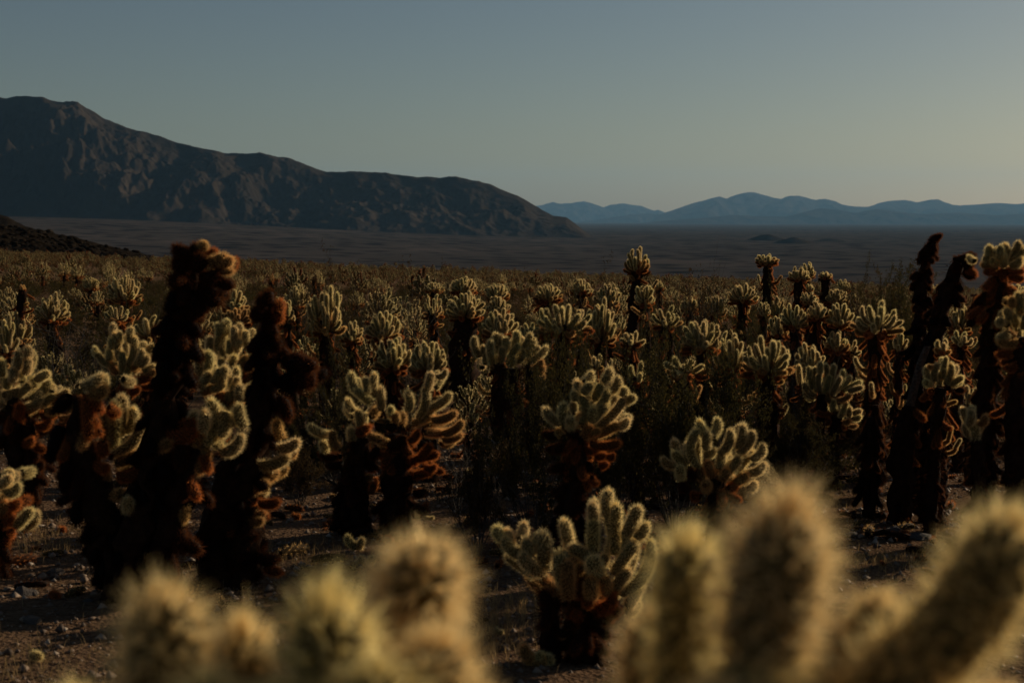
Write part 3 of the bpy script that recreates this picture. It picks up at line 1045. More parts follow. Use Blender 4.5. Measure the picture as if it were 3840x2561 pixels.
# the tall dark plants on the left
sketch("tallest shaggy dark cholla on the left with a brown crown", 5.9, (480, 1560), K7, [
    (390, 760, 400, 510, 'g', 1, .2, .17), (430, 690, 440, 480, 'g', 1, .24, .2), (340, 720, 335, 560, 'g', 1, .2, .18), (460, 670, 500, 545, 'g', 1, .24, .22), (395, 790, 545, 610, 'g', 1, .16, .16), (470, 760, 550, 640, 'g', 1, .2, .2), (400, 840, 545, 785, 't', 1, .12, .16), (410, 905, 545, 880, 'r'), (350, 870, 345, 960, 't', .9),
    (370, 985, 440, 985, 't', .9), (470, 1090, 470, 1030, 'g', .9, 0, -.1), (520, 940, 580, 930, 'r', .9),
    (870, 660, 880, 560), (910, 740, 915, 500), (960, 760, 925, 640), (950, 640, 965, 545), (985, 560, 970, 700), (1085, 640, 1060, 525), (1030, 640, 1000, 575), (820, 640, 830, 560), (970, 780, 1080, 690),
    (690, 700, 830, 670, 'r', 1.1), (760, 640, 830, 620, 'r'), (800, 720, 870, 690, 't'), (850, 730, 905, 740, 't'), (895, 760, 850, 890, 't', .9), (870, 800, 905, 880, 'r', .9), (760, 740, 750, 860, 'd', 1.3), (820, 760, 800, 880, 'd', 1.2),
    (590, 775, 700, 725, 't', .9), (770, 940, 735, 1040, 'r'), (810, 950, 845, 1020, 'r', .9), (775, 1060, 770, 1150, 't', .8), (740, 1180, 760, 1290, 'd', 1.3), (770, 1240, 850, 1300, 'd', 1.2),
    # crown of the tall stem
    (860, -300, 885, -345, 't', .9), (900, -230, 990, -270, 't'), (960, -230, 1025, -250, 't', .9), (940, -200, 1030, -190, 't', .8), (920, -170, 1030, -110, 'd', 1.1), (800, -250, 720, -320, 'd', 1.1), (830, -240, 830, -330, 'd', 1.1), (880, -260, 940, -300, 'r', .9),
    (780, -180, 720, -240, 'd', 1.2), (870, -160, 940, -180, 'd', 1.2), (760, -120, 700, -160, 'd', 1.2), (820, -200, 870, -270, 'd', 1.3), (750, -250, 760, -310, 'd', 1.2), (850, -80, 960, -20, 'd', 1.3), (860, -130, 1000, -60, 'd', 1.3),
    (800, -60, 850, 40, 'd', 1.3), (800, 0, 890, 20, 'd', 1.3), (720, -60, 690, 30, 'k', 1.2), (700, 60, 660, 150, 'k', 1.2), (800, 80, 850, 150, 'k', 1.2), (670, 180, 620, 270, 'k', 1.2), (810, 180, 850, 280, 'k', 1.2), (660, 340, 600, 420, 'k', 1.2), (780, 330, 820, 420, 'k', 1.2),
    # left leaning stem
    (230, 430, 330, 370, 'g', 1.1), (330, 360, 345, 420, 'g', .9), (270, 470, 350, 430, 't'), (250, 470, 265, 700, 'r', 1.0), (240, 680, 215, 760, 't', .9), (300, 480, 330, 560, 'r'), (330, 720, 340, 800, 'r'), (310, 840, 360, 860, 'r', .9), (160, 480, 80, 560, 'k', 1.2),
    (110, 640, 60, 820, 'k', 1.3), (150, 820, 130, 980, 'k', 1.2), (250, 820, 210, 960, 'k', 1.3), (220, 1000, 190, 1160, 'k', 1.2), (420, 1080, 380, 1180, 'k', 1.2), (340, 1100, 280, 1270, 'k', 1.3), (420, 1250, 360, 1400, 'k', 1.3), (560, 1180, 600, 1190, 'r', .8)],
    [([(480, 1560), (500, 1250), (560, 1000), (640, 700), (690, 400), (730, 150), (780, -50), (830, -230)], (110, 118, 112, 88, 76, 66, 56, 44), 72, ['d', 'k', 'k', 'k', 'k']),
     ([(420, 1560), (380, 1250), (270, 950), (200, 700), (220, 480)], (85, 95, 82, 60, 40), 36, ['r', 'd', 'k', 'k']),
     ([(560, 1560), (700, 1150), (800, 900), (860, 760)], (75, 85, 80, 60), 24, ['d', 'd', 'k'])], rs=1.05, back=0.15, name="tallest shaggy dark cholla")

sketch("second dark shaggy cholla with a rusty knob on top, left of centre", 6.3, (950, 1420), K7, [
    (1230, 0, 1225, -85, 'd', 1.2), (1190, 20, 1185, -60, 'd', 1.0), (1270, 40, 1290, -30, 'r', 1.0), (1240, 60, 1290, 20, 'r', 1.1), (1200, 60, 1160, 10, 'd', 1.1), (1230, 80, 1240, -10, 'd', 1.2), (1160, 60, 1150, 20, 'd', 1.0),
    (1180, 190, 1120, 230, 'k', 1.4), (1250, 190, 1285, 230, 'k', 1.4), (1200, 250, 1150, 300, 'k', 1.3), (1240, 160, 1200, 250, 'k', 1.4), (1290, 290, 1400, 270, 'd', 1.4), (1380, 280, 1470, 320, 'd', 1.4), (1320, 310, 1450, 320, 'k', 1.5), (1400, 340, 1390, 440, 'd', 1.3),
    (1440, 320, 1440, 430, 'd', 1.2), (1320, 360, 1330, 460, 'k', 1.3), (1170, 340, 1170, 420, 'k', 1.2), (1300, 500, 1330, 600, 'd', 1.2), (1280, 480, 1310, 560, 'k', 1.2),
    (1290, 700, 1265, 610, 't', .9), (1280, 760, 1380, 720), (1310, 780, 1370, 760, 't'), (1170, 850, 1330, 800), (1130, 920, 1250, 850, 't'), (1170, 950, 1270, 880, 't'), (1120, 990, 1210, 940, 't'), (1170, 1000, 1205, 960), (1170, 1050, 1280, 1040, 'r', .9), (1110, 1060, 1150, 1030, 'r', .9),
    (1130, 1120, 1200, 1100, 't'), (1120, 1140, 1190, 1140, 't', .8), (1010, 1200, 1090, 1190, 'r', .9), (1020, 1260, 1090, 1240, 'r', .9), (1040, 1290, 1100, 1300, 'r', .9), (1000, 1100, 1060, 1060, 'r', .9), (1160, 1340, 1270, 1350, 'd', 1.2), (1200, 1390, 1290, 1420, 'r', .9),
    (1080, 1360, 1150, 1340, 'd', 1.2), (1100, 1400, 1180, 1440, 'd', 1.2), (1060, 1180, 1150, 1230, 'd', 1.2)],
    [([(940, 1440), (980, 1200), (1080, 900), (1170, 600), (1215, 400), (1215, 250), (1215, 130), (1225, 20)], (120, 125, 112, 84, 66, 56, 36, 34), 64, ['d', 'k', 'k', 'k', 'k']),
     ([(1000, 1440), (1060, 1250), (1110, 1050)], (110, 100, 70), 12, ['r', 'd', 'k'])], rs=1.05, back=0.15, name="second dark cholla with a rusty knob")

K2 = (700, 1000, 0.319)
sketch("golden cholla between the two dark trunks, upper of the two", 8.6, (600, 2400), K2, [
    (380, 840, 360, 670), (430, 820, 430, 660), (480, 800, 475, 625), (560, 960, 560, 710), (620, 800, 620, 675), (690, 920, 695, 760), (265, 1020, 275, 830), (370, 980, 385, 820), (590, 990, 625, 860), (445, 1060, 440, 800), (520, 1160, 570, 1050),
    (610, 1190, 770, 1040), (640, 1270, 900, 1180, 't'), (640, 1340, 970, 1220, 'r'), (700, 1180, 850, 1090, 't'), (500, 1020, 510, 860), (330, 1120, 330, 960), (600, 1200, 700, 1060, 't'), (560, 1300, 680, 1260, 'r'), (420, 1220, 400, 1080)],
    [([(600, 2400), (580, 1700), (520, 1200)], (80, 80, 70), 10, ['r', 'd', 'k'])], back=0.6, name="upper cholla between the dark trunks")
sketch("leaning golden cholla between the two dark trunks, lower of the two", 7.4, (560, 2800), K2, [
    (150, 1280, 170, 1000), (240, 1220, 255, 1000), (230, 1350, 310, 1130), (300, 1350, 395, 1210), (390, 1410, 455, 1180), (290, 1440, 445, 1360), (160, 1420, 270, 1250), (110, 980, 120, 860, 'g', .8), (470, 1300, 470, 1200), (180, 1480, 330, 1400, 't'),
    (560, 1560, 555, 1380), (620, 1560, 620, 1390), (590, 1400, 590, 1310, 'g', .8), (730, 1540, 745, 1400), (680, 1580, 690, 1440), (780, 1620, 790, 1520), (480, 1560, 490, 1470, 'g', .9), (360, 1560, 440, 1490, 't'), (250, 1560, 380, 1520, 'r'), (640, 1680, 620, 1540, 't'), (540, 1700, 520, 1560, 't')],
    [([(560, 2800), (520, 2100), (400, 1560)], (80, 90, 80), 12, ['r', 'd', 'k'])], back=0.6, name="lower cholla between the dark trunks")

K3 = (1400, 1000, 0.319)
sketch("wide golden cholla rising behind the dark creosote in the centre", 9.0, (1600, 2600), K3, [
    (1250, 1060, 1185, 830), (1390, 1080, 1375, 870), (1395, 1150, 1380, 980), (1480, 980, 1435, 790), (1540, 990, 1560, 840), (1490, 930, 1505, 810), (1600, 1080, 1710, 915), (1750, 960, 1850, 790), (1680, 900, 1690, 770), (1800, 1040, 1895, 860),
    (1870, 1100, 2040, 945), (1660, 970, 1668, 850), (1880, 1200, 1990, 1110, 't'), (1280, 1020, 1290, 930, 'g', .7), (1500, 1120, 1520, 950), (1700, 1120, 1780, 980), (1320, 1150, 1330, 1000), (1900, 1260, 2010, 1180, 't'), (1600, 1180, 1640, 1050), (1960, 1320, 2020, 1280, 't', .7)],
    [([(1600, 2600), (1600, 1800), (1600, 1200)], (90, 100, 110), 10, ['r', 'd', 'k'])], back=0.6, name="wide cholla behind the central creosote")

K5b = (3000, 1350, 0.3827)
sketch("domed golden cholla right of centre with a smaller tuft on its stem", 9.9, (250, 1180), K5b, [
    (80, 190, 85, 65), (165, 310, 150, 70), (195, 130, 200, 20), (235, 320, 250, 40), (285, 280, 335, 45), (330, 320, 425, 100), (390, 270, 495, 160), (420, 300, 600, 210), (470, 310, 615, 265), (310, 340, 400, 170), (140, 350, 40, 235), (110, 370, 50, 290), (110, 290, 105, 150),
    (370, 395, 500, 345, 't'), (250, 330, 290, 150), (200, 330, 190, 130), (345, 500, 325, 390), (395, 570, 460, 410), (480, 560, 485, 460), (520, 525, 600, 495), (520, 575, 595, 555), (430, 610, 485, 585, 't'), (300, 530, 170, 510, 'r', .9), (480, 640, 560, 640, 't', .8),
    (250, 640, 290, 580, 'r', .8), (230, 800, 300, 760, 'r', .8), (300, 420, 260, 300, 't')],
    [([(190, 1180), (190, 800), (200, 560), (230, 330)], (45, 48, 45, 50), 14, ['r', 'r', 'd', 'k']), ([(330, 1200), (330, 850), (370, 560)], (50, 55, 50), 12, ['r', 'd', 'k'])], rs=.86, back=0.6, name="domed cholla with a tuft")

# ------------------------------------------------------------------ tall trunks on the right
K6 = (3300, 850, 0.4144)
sketch("thin dark leaning cholla tip, the tallest at right", 9.2, (350, 2100), K6, [
    (470, 110, 550, 72, 'd', .9), (500, 90, 555, 80, 'd', .8), (450, 140, 500, 90, 'd', 1.0), (500, 110, 520, 140, 'd', .9), (440, 200, 420, 250, 'd', 1.0), (490, 150, 510, 230, 'd', .9), (470, 240, 490, 265, 'd', .9), (380, 280, 350, 305, 'd', 1.0), (450, 290, 480, 320, 'd', 1), (440, 380, 470, 440, 'd', .9),
    (340, 420, 285, 470, 'd', 1.0), (440, 460, 460, 510, 'd', .9), (330, 620, 300, 680, 'k', 1.1), (430, 640, 460, 700, 'k', 1), (330, 900, 300, 960, 'k', 1), (420, 860, 450, 900, 'k', 1)],
    [([(330, 2100), (330, 1600), (345, 1200), (370, 800), (390, 500), (420, 320), (450, 190), (500, 110)], (60, 64, 60, 56, 50, 38, 30, 22), 64, ['d', 'k', 'k', 'k'])], rs=.9, back=0, name="thin dark leaning tip at right")
sketch("dark nodding cholla stem beside the leaning tip, bare wood below", 8.8, (200, 2200), K6, [
    (670, 300, 800, 260, 'd', 1.0), (800, 300, 825, 235, 'd', 1.0), (840, 250, 855, 330, 'd', 1.0), (740, 320, 850, 310, 'd', 1.2), (790, 380, 870, 440, 'r', 1.0), (760, 400, 850, 460, 'd', 1.0), (700, 330, 670, 400, 'd', 1.1), (640, 460, 590, 540, 'k', 1.1), (700, 500, 740, 580, 'k', 1.1), (770, 360, 830, 350, 'd', 1.1),
    (560, 640, 510, 700, 'k', 1.1), (680, 640, 720, 720, 'k', 1.1), (500, 800, 460, 880, 'k', 1.1), (600, 820, 640, 900, 'k', 1)],
    [([(430, 1090), (510, 850), (600, 620), (670, 440), (720, 340)], (45, 70, 66, 52, 48), 44, ['d', 'k', 'k', 'k'])], rs=.95, back=0, name="dark nodding stem at right")


def wood_skeleton(parent, pts, radii, nu, nv):
    """dry cholla wood: a hollow lattice cylinder with oval holes left open between the strands"""
    base = parent.matrix_basis.translation
    V, F = [], []
    seg = [0]
    for a, b in zip(pts, pts[1:]):
        seg.append(seg[-1] + (b - a).length)
    tot = seg[-1]

    def cpt(t):
        s = t * tot
        for i in range(len(pts) - 1):
            if s <= seg[i + 1] + 1e-9:
                f = (s - seg[i]) / (seg[i + 1] - seg[i])
                return pts[i].lerp(pts[i + 1], f), radii[i] + (radii[i + 1] - radii[i]) * f
        return pts[-1], radii[-1]
    for shell in (1.0, 0.78):
        for j in range(nv + 1):
            c, r = cpt(j / nv)
            for i in range(nu):
                a = 2 * math.pi * i / nu + j * 0.16
                V.append(tuple(c - base + Vector((math.cos(a) * r * shell, math.sin(a) * r * shell, 0))))
    o2 = nu * (nv + 1)
    hole = set()
    for j in range(1, nv - 1):
        for i in range(nu):
            if (i + 2 * j) % 4 == 0 and j % 3 != 0:
                hole.add((i, j))
    for j in range(nv):
        for i in range(nu):
            i2 = (i + 1) % nu
            a, b, c, d = j * nu + i, j * nu + i2, (j + 1) * nu + i2, (j + 1) * nu + i
            if (i, j) in hole:
                F += [(a, b, o2 + b, o2 + a), (b, c, o2 + c, o2 + b), (c, d, o2 + d, o2 + c), (d, a, o2 + a, o2 + d)]
            else:
                F += [(a, b, c, d), (o2 + d, o2 + c, o2 + b, o2 + a)]
    me = tri_mesh("bare_wood", np.array(V), None, [M_WOOD], F4=np.array(F))
    o = link("bare_wood", me, parent, label="pale bare lattice wood with oval holes")
    return o


nod = [o for o in bpy.data.objects if o.get("label", "").startswith("dark nodding")][0]
pp = [at(3300 + x * .4144, 850 + y * .4144, 8.75) for x, y in ((270, 1620), (330, 1380), (370, 1230), (430, 1080))]
wood_skeleton(nod, pp, [.027, .026, .025, .022], 16, 48)
g0 = at(3300 + 180 * .4144, 850 + 2250 * .4144, 8.75)
g0.z = ground_z(g0.x, g0.y) - .05
tp = [g0, at(3300 + 215 * .4144, 850 + 1900 * .4144, 8.75), at(3300 + 270 * .4144, 850 + 1620 * .4144, 8.75)]
make_trunk(nod, tp, [.085, .07, .035], 77, 900, tone='k')
skirt(nod, tp, [.10, .085, .055], 12, 0, .9, ['r', 'd', 'k'], seed=78)

sketch("tall golden-headed cholla on a thick dark trunk at right edge", 8.2, (950, 2200), K6, [
    (990, 270, 990, 175), (1040, 260, 1045, 200), (1085, 290, 1090, 180), (1130, 250, 1135, 160), (1110, 320, 1160, 200), (1150, 330, 1250, 200), (1190, 260, 1260, 140), (1230, 300, 1290, 190), (1210, 340, 1280, 270), (1180, 360, 1280, 290), (1060, 330, 1000, 300), (1060, 380, 920, 340, 't'), (1000, 360, 960, 260),
    (1080, 410, 950, 410, 'r', .9), (1150, 390, 1270, 350, 't'), (1150, 420, 1300, 400, 'r'), (1170, 440, 1300, 470, 'r'), (1120, 360, 1110, 240), (1020, 470, 940, 560, 'r'), (1170, 560, 1220, 590, 'r'), (960, 600, 860, 700, 'd'), (1000, 690, 900, 720, 't', .9), (930, 740, 800, 820, 'r'), (950, 780, 890, 860, 'r'),
    (870, 820, 790, 900, 'd', 1.1), (1100, 1000, 1180, 1060, 'd', 1.1), (1000, 1200, 950, 1320, 'd', 1.1), (1090, 640, 1150, 700, 'd'), (1070, 340, 1080, 260)],
    [([(950, 2200), (960, 1700), (1000, 1200), (1040, 800), (1080, 550), (1110, 380)], (85, 92, 96, 94, 78, 48), 74, ['r', 'd', 'd', 'k', 'k'])], rs=.95, back=.4, name="tall golden-headed cholla at right edge")
sketch("golden cholla cut off by the right edge below the tall head", 8.0, (1260, 2200), K6, [
    (1260, 760, 1250, 600), (1300, 780, 1300, 600), (1180, 840, 1140, 740), (1150, 690, 1140, 655, 't', .8), (1200, 720, 1190, 650, 't', .9), (1290, 860, 1270, 700), (1340, 800, 1350, 620), (1240, 900, 1200, 800), (1100, 880, 1080, 840), (1160, 900, 1120, 840), (1160, 960, 1070, 1020), (1230, 1000, 1130, 970, 't'),
    (1240, 1050, 1070, 1040, 't'), (1300, 920, 1320, 800), (1250, 1100, 1220, 1040, 'r'), (1320, 1060, 1400, 980, 'r'), (1200, 1150, 1060, 1160, 'r'), (1240, 1250, 1130, 1280, 'r'), (1260, 1300, 1240, 1420, 'r'), (1380, 900, 1420, 760)],
    [([(1260, 2200), (1250, 1600), (1260, 1000)], (110, 115, 95), 26, ['r', 'r', 'd', 'd', 'k'])], rs=1.0, back=.5, name="cholla cut off by the right edge")
sketch("neat golden cholla standing between the bare wood and the thick trunk", 8.35, (560, 2020), K6, [
    (530, 1360, 560, 1190), (580, 1280, 600, 1180, 'g', .8), (500, 1400, 520, 1240), (570, 1380, 580, 1290, 'g', .8), (600, 1390, 645, 1240), (640, 1380, 695, 1260), (440, 1370, 420, 1270), (470, 1400, 455, 1300), (590, 1430, 650, 1330), (640, 1430, 750, 1360), (620, 1420, 740, 1400), (450, 1420, 410, 1400), (540, 1440, 540, 1330),
    (480, 1270, 440, 1260, 't', .7), (480, 1480, 440, 1500, 'r', .9), (600, 1480, 620, 1440, 'd', .9), (700, 1480, 760, 1480, 'd', .9), (560, 1560, 570, 1620, 'r', .8)],
    [([(470, 2020), (520, 1700), (560, 1460)], (55, 60, 50), 12, ['r', 'd', 'k'])], rs=.82, back=.5, name="neat cholla beside the bare wood")
sketch("small yellow forked cholla low on the right", 7.8, (1720, 1080), K5b, [
    (1640, 600, 1590, 470), (1690, 600, 1690, 455), (1650, 640, 1680, 490), (1720, 800, 1720, 610, 'g', 1.15), (1760, 640, 1820, 540, 't'), (1700, 680, 1640, 580)],
    [([(1760, 1080), (1740, 950), (1720, 780)], (60, 60, 50), 8, ['d', 'd', 'k'])], rs=.9, back=.3, name="small yellow forked cholla")
sketch("tiny golden cholla behind the forked one at right", 10.4, (1650, 900), K5b, [
    (1640, 380, 1635, 255), (1680, 370, 1730, 280), (1650, 440, 1660, 330), (1760, 460, 1770, 390, 't', .7)],
    [([(1660, 900), (1650, 650), (1650, 420)], (40, 42, 38), 6, ['r', 'd', 'k'])], rs=.72, back=.3, name="tiny cholla behind the forked one")
sketch("small golden cholla sprig at the right edge on a bent stem", 8.4, (2230, 1250), K5b, [
    (2150, 740, 2155, 640), (2180, 800, 2200, 690, 't'), (2230, 850, 2260, 720)],
    [([(2230, 1250), (2220, 1000), (2200, 790)], (50, 50, 40), 6, ['r', 'd', 'k'])], rs=.8, back=.2, name="sprig at the right edge")

# dead drooping skirts standing on their own
for lb, (x, yt, w, h, d_) in (("dead drooping cholla stump, a dark hood on the ground at right", (690, 560, 190, 560, 8.9)), ("second dead dark hood behind the drooping stump", (740, 440, 130, 420, 9.6))):
    b = at(3000 + x * .3827, 1350 + (yt + h) * .3827, d_)
    b.z = ground_z(b.x, b.y)
    t = at(3000 + x * .3827, 1350 + yt * .3827, d_)
    rt = thing("dead_cholla", b, lb, "cactus")
    rr = w * .3827 / FPX * d_ / 2
    tp = [b, b.lerp(t, .6), t]
    make_trunk(rt, tp, [rr * .7, rr * .7, rr * .4], int(x), 300, tone='k')
    skirt(rt, tp, [rr * .7, rr * .7, rr * .4], 26, 0, 1.0, ['d', 'k', 'k'], seed=int(x), t0=.3, droop=(1.5, 3), ln=(.1, .17))

# ------------------------------------------------------------------ the middle field, plant by plant
MID = [
    # label, x, ytop, width, head height, distance, extra
    ("bushy cholla on a bare trunk far left behind grey twigs", 190, 1099, 132, 108, 16, dict(skirts=6)),
    ("full rounded cholla head left of the tallest dark trunk", 466, 1027, 128, 104, 18, dict(skirts=12, tones=('g', 'g', 'g', 't', 'r'))),
    ("squat cholla with few fat fingers left of the tall trunk", 437, 1139, 104, 66, 14, dict(n=12)),
    ("dense small-armed cholla by the left edge", 62, 1160, 88, 130, 15, {}),
    ("tall narrow cholla cut by the left edge", 22, 1172, 76, 160, 11, {}),
    ("open-armed pale cholla just left of the tall dark trunk", 560, 1166, 112, 108, 11, dict(n=12)),
    ("small cholla far out, left field", 340, 1035, 60, 50, 30, {}),
    ("cholla head showing right of the dark brown crown", 878, 1076, 96, 84, 13, dict(tones=('g', 'g', 'g', 't', 'r'))),
    ("drooping brown-tipped cholla under the crown's right side", 890, 1150, 118, 66, 12.5, dict(tones=('t', 't', 't', 'r', 'r'))),
    ("cholla peeping out right of the rusty knob", 1075, 1118, 60, 92, 13, {}),
    ("grey-green cholla behind the big mid-left head", 1112, 1072, 90, 80, 19, {}),
    ("big tall cholla head right of the rusty knob", 1222, 1068, 146, 185, 13, dict(n=34)),
    ("small cup-shaped cholla right of the big mid-left head", 1320, 1204, 82, 78, 14, {}),
    ("tiny cholla above the rusty knob, far field", 1105, 1040, 52, 32, 35, {}),
    ("rusty little cholla post far out above the knob", 1018, 1025, 26, 38, 33, dict(tones=('t', 'r', 'r', 'r', 'd'))),
    ("knobby cholla left of the pair in the centre", 1438, 1162, 132, 108, 12, {}),
    ("left one of the close pair of chollas in the centre", 1472, 1255, 130, 132, 10, {}),
    ("right one of the close pair of chollas in the centre", 1608, 1280, 142, 118, 9.6, {}),
    ("dense cholla on a thick dark trunk in the centre", 1745, 1090, 146, 98, 14, dict(tw=1.7, skirts=20)),
    ("cholla head right behind the dense thick-trunked one", 1738, 1035, 98, 62, 17, {}),
    ("small pale cholla left of the thick-trunked one", 1625, 1103, 82, 84, 16, dict(n=14)),
    ("flat little cholla above the small pale one", 1625, 1055, 72, 38, 25, {}),
    ("cholla with slanting fingers, centre rear", 1864, 1057, 92, 62, 20, {}),
    ("cholla just below the slanting-fingered one", 1868, 1108, 84, 66, 18, {}),
    ("cholla above the wide one behind the creosote", 1876, 1160, 130, 98, 12, {}),
    ("little cholla between the wide one and the broad flat head", 1988, 1210, 88, 62, 11, {}),
    ("broad flat-headed cholla right of centre", 2112, 1130, 206, 122, 11, dict(n=34)),
    ("cholla with a rusty underside above the broad flat head", 2056, 1068, 106, 64, 16, dict(tones=('g', 'g', 't', 'r', 'r'))),
    ("tall cholla with hanging arms left of the dark post", 2256, 1118, 108, 170, 12, dict(skirts=16)),
    ("cholla with a dark flat underside, rear right of centre", 2183, 1044, 78, 62, 17, dict(tones=('g', 'g', 'g', 'r', 'd'))),
    ("one-finger cholla just left of the dark post", 2278, 1062, 98, 84, 16, {}),
    ("cholla leaning out right of the dark post", 2418, 1060, 76, 80, 12.7, {}),
    ("antler-shaped cholla above the right creosote", 2502, 1143, 118, 86, 13, dict(n=13)),
    ("looped-arm cholla right of the right creosote", 2633, 1195, 156, 118, 10, {}),
    ("cholla tucked against the looped-arm one", 2748, 1240, 118, 150, 10.5, {}),
    ("small cholla in scrub behind the antler-shaped one", 2585, 1112, 66, 50, 17, {}),
    ("tiny cholla right of the dark post", 2472, 1053, 38, 30, 25, {}),
    ("cholla under the bare crooked branch", 2680, 1105, 82, 78, 17, {}),
    ("row of short arms inside the creosote, upper", 2368, 1243, 98, 50, 11, dict(n=12)),
    ("thick pale arms deep inside the right creosote", 2392, 1350, 78, 92, 8.7, dict(n=8)),
    ("curled golden arms poking through the right creosote", 2570, 1330, 180, 76, 9.1, dict(n=14)),
    ("little curly cholla above the upright fan", 2238, 1325, 56, 62, 10, dict(n=9)),
    ("cholla left of the two-tone trunk, right rear", 2790, 1060, 112, 72, 17, {}),
    ("cholla right below the two-tone trunk", 2908, 1105, 70, 78, 16, {}),
    ("narrow cholla left of the two-tone trunk's foot", 2868, 1125, 54, 62, 14, {}),
    ("tooth-shaped cholla below the narrow one", 2920, 1172, 72, 90, 12.5, {}),
    ("cholla with hooked left arm, right of centre", 2983, 1140, 96, 88, 12, {}),
    ("cupped cholla in the middle of the right group", 3070, 1130, 82, 66, 12, {}),
    ("cholla right of the cupped one", 3157, 1130, 98, 96, 12, {}),
    ("low cholla behind the cupped one", 3040, 1097, 62, 40, 15, {}),
    ("wide low cholla under the small dark post", 3130, 1081, 102, 56, 17, {}),
    ("dark-hearted cholla behind the domed one", 3142, 1243, 88, 78, 11.8, dict(tones=('g', 'g', 't', 'r', 'r'))),
    ("low spread cholla right of the dark-hearted one", 3200, 1275, 62, 62, 11.9, dict(n=10)),
    ("star-shaped cholla on a tall rusty trunk at right", 3292, 1122, 180, 130, 10.2, dict(n=24, skirts=46, tw=.8, tones=('g', 'g', 'g', 't', 'r'))),
    ("small cholla against the leaning dark tip", 3378, 1225, 56, 96, 11, dict(n=12)),
    ("large knuckled cholla left of the domed one", 2882, 1250, 196, 152, 10.2, dict(n=32, skirts=12)),
    ("cholla hidden behind the domed one", 3040, 1285, 118, 116, 11.2, {}),
    ("tiny cholla on the skyline at right", 3164, 1048, 54, 46, 20, {}),
    ("tiny cholla beside the double-headed trunk", 3040, 1063, 28, 30, 15.2, dict(n=12)),
    ("looped cholla right of the nodding stem", 3602, 1135, 86, 108, 13, {}),
    ("small star cholla right of the nodding stem", 3612, 1237, 80, 62, 11, dict(n=12)),
    ("rusty little cholla below the nodding stem", 3545, 1270, 58, 66, 8.5, dict(n=11, tones=('g', 't', 't', 'r', 'r'))),
    ("cholla behind the tall golden head, right edge", 3816, 1060, 66, 48, 14, {}),
    ("tiny cholla between the two dark stems at right", 3510, 1065, 44, 38, 19, {}),
    # posts standing above the field
    ("slim dark post cholla with a golden top, right of centre", 2390, 935, 98, 90, 14.4, dict(n=24, tw=1.15, skirts=30, flat=1.2, tones=('g', 'g', 't', 'r', 'd'), lean=.045)),
    ("two-tone trunk cholla with a small golden head, right rear", 2876, 948, 86, 46, 16, dict(n=24, tw=1.1, skirts=34, tones=('g', 'g', 't', 'r', 'r'))),
    ("front head of the double-headed trunk, right rear", 3000, 1000, 80, 50, 16, dict(n=26, tw=1.2, skirts=26)),
    ("back head of the double-headed trunk, right rear", 3030, 980, 60, 56, 16.6, dict(n=22, tw=1.1, skirts=22)),
    ("small dark post cholla with a flat gold cap, right rear", 3098, 1016, 50, 30, 17, dict(n=20, tw=1.4, skirts=22, tones=('g', 'g', 't', 'r', 'd'))),
    ("dark leaning post cholla near the left edge", 80, 1066, 30, 30, 15, dict(n=9, tw=1.6, skirts=34, lean=.10, tones=('t', 't', 'r', 'd', 'd'))),
    ("dark little post behind the big mid-left head", 1178, 1032, 26, 24, 26, dict(n=8, tw=1.3, skirts=16, tones=('d', 'd', 'd', 'k', 'k'))),
]
for lb, x, y, w, h, d, ex in MID:
    clump(lb, x, y, w, h, d, **ex)

# ------------------------------------------------------------------ the two out-of-focus plants at arm's length
M_FGF = M_FL
FGJ = {}
for li, L in enumerate(JL):
    for ci, c in enumerate((0.0, 0.3)):
        V, F4, F3, SF = joint_arrays(L, R0, c, int(30 + L * 620), 21, 0.0205, 0.0009, 14, 8, 900 + li * 10 + ci, bump=0.10, var=(.5, 1.25))
        nf = len(V) - len(SF) * 3
        fm = tri_mesh("stem_joint", V[:nf], F3, [M_FL], F4=F4, smooth_mask=np.ones(len(F4) + len(F3), bool))
        sm = tri_mesh("spines", V[nf:], SF - nf, [M_SP])
        FGJ[(li, ci)] = (fm, sm)


def fg_joint(parent, A, B, rs, tone='g'):
    v = B - A
    ln = v.length
    li = min(range(4), key=lambda i: abs(math.log(JL[i] * rs / ln)))
    ci = rnd.choice((0, 1))
    fm, sm = FGJ[(li, ci)]
    o = bpy.data.objects.new("stem_joint", fm)
    COL.objects.link(o)
    o.parent = parent
    z = v / ln
    up = Vector((0.05, 0.1, 1))
    x = (up - z * up.dot(z)).normalized()
    x = Matrix.Rotation(rnd.uniform(-1, 1), 3, z) @ x
    y = z.cross(x)
    sz = ln / JL[li]
    M = Matrix(((x.x * rs, y.x * rs, z.x * sz, A.x), (x.y * rs, y.y * rs, z.y * sz, A.y), (x.z * rs, y.z * rs, z.z * sz, A.z), (0, 0, 0, 1)))
    o.matrix_basis = parent.matrix_basis.inverted() @ M
    o.color = tone_col(tone, .06)
    s = bpy.data.objects.new("spines", sm)
    COL.objects.link(s)
    s.parent = o
    s["kind"] = "stuff"
    s.color = o.color
    return o


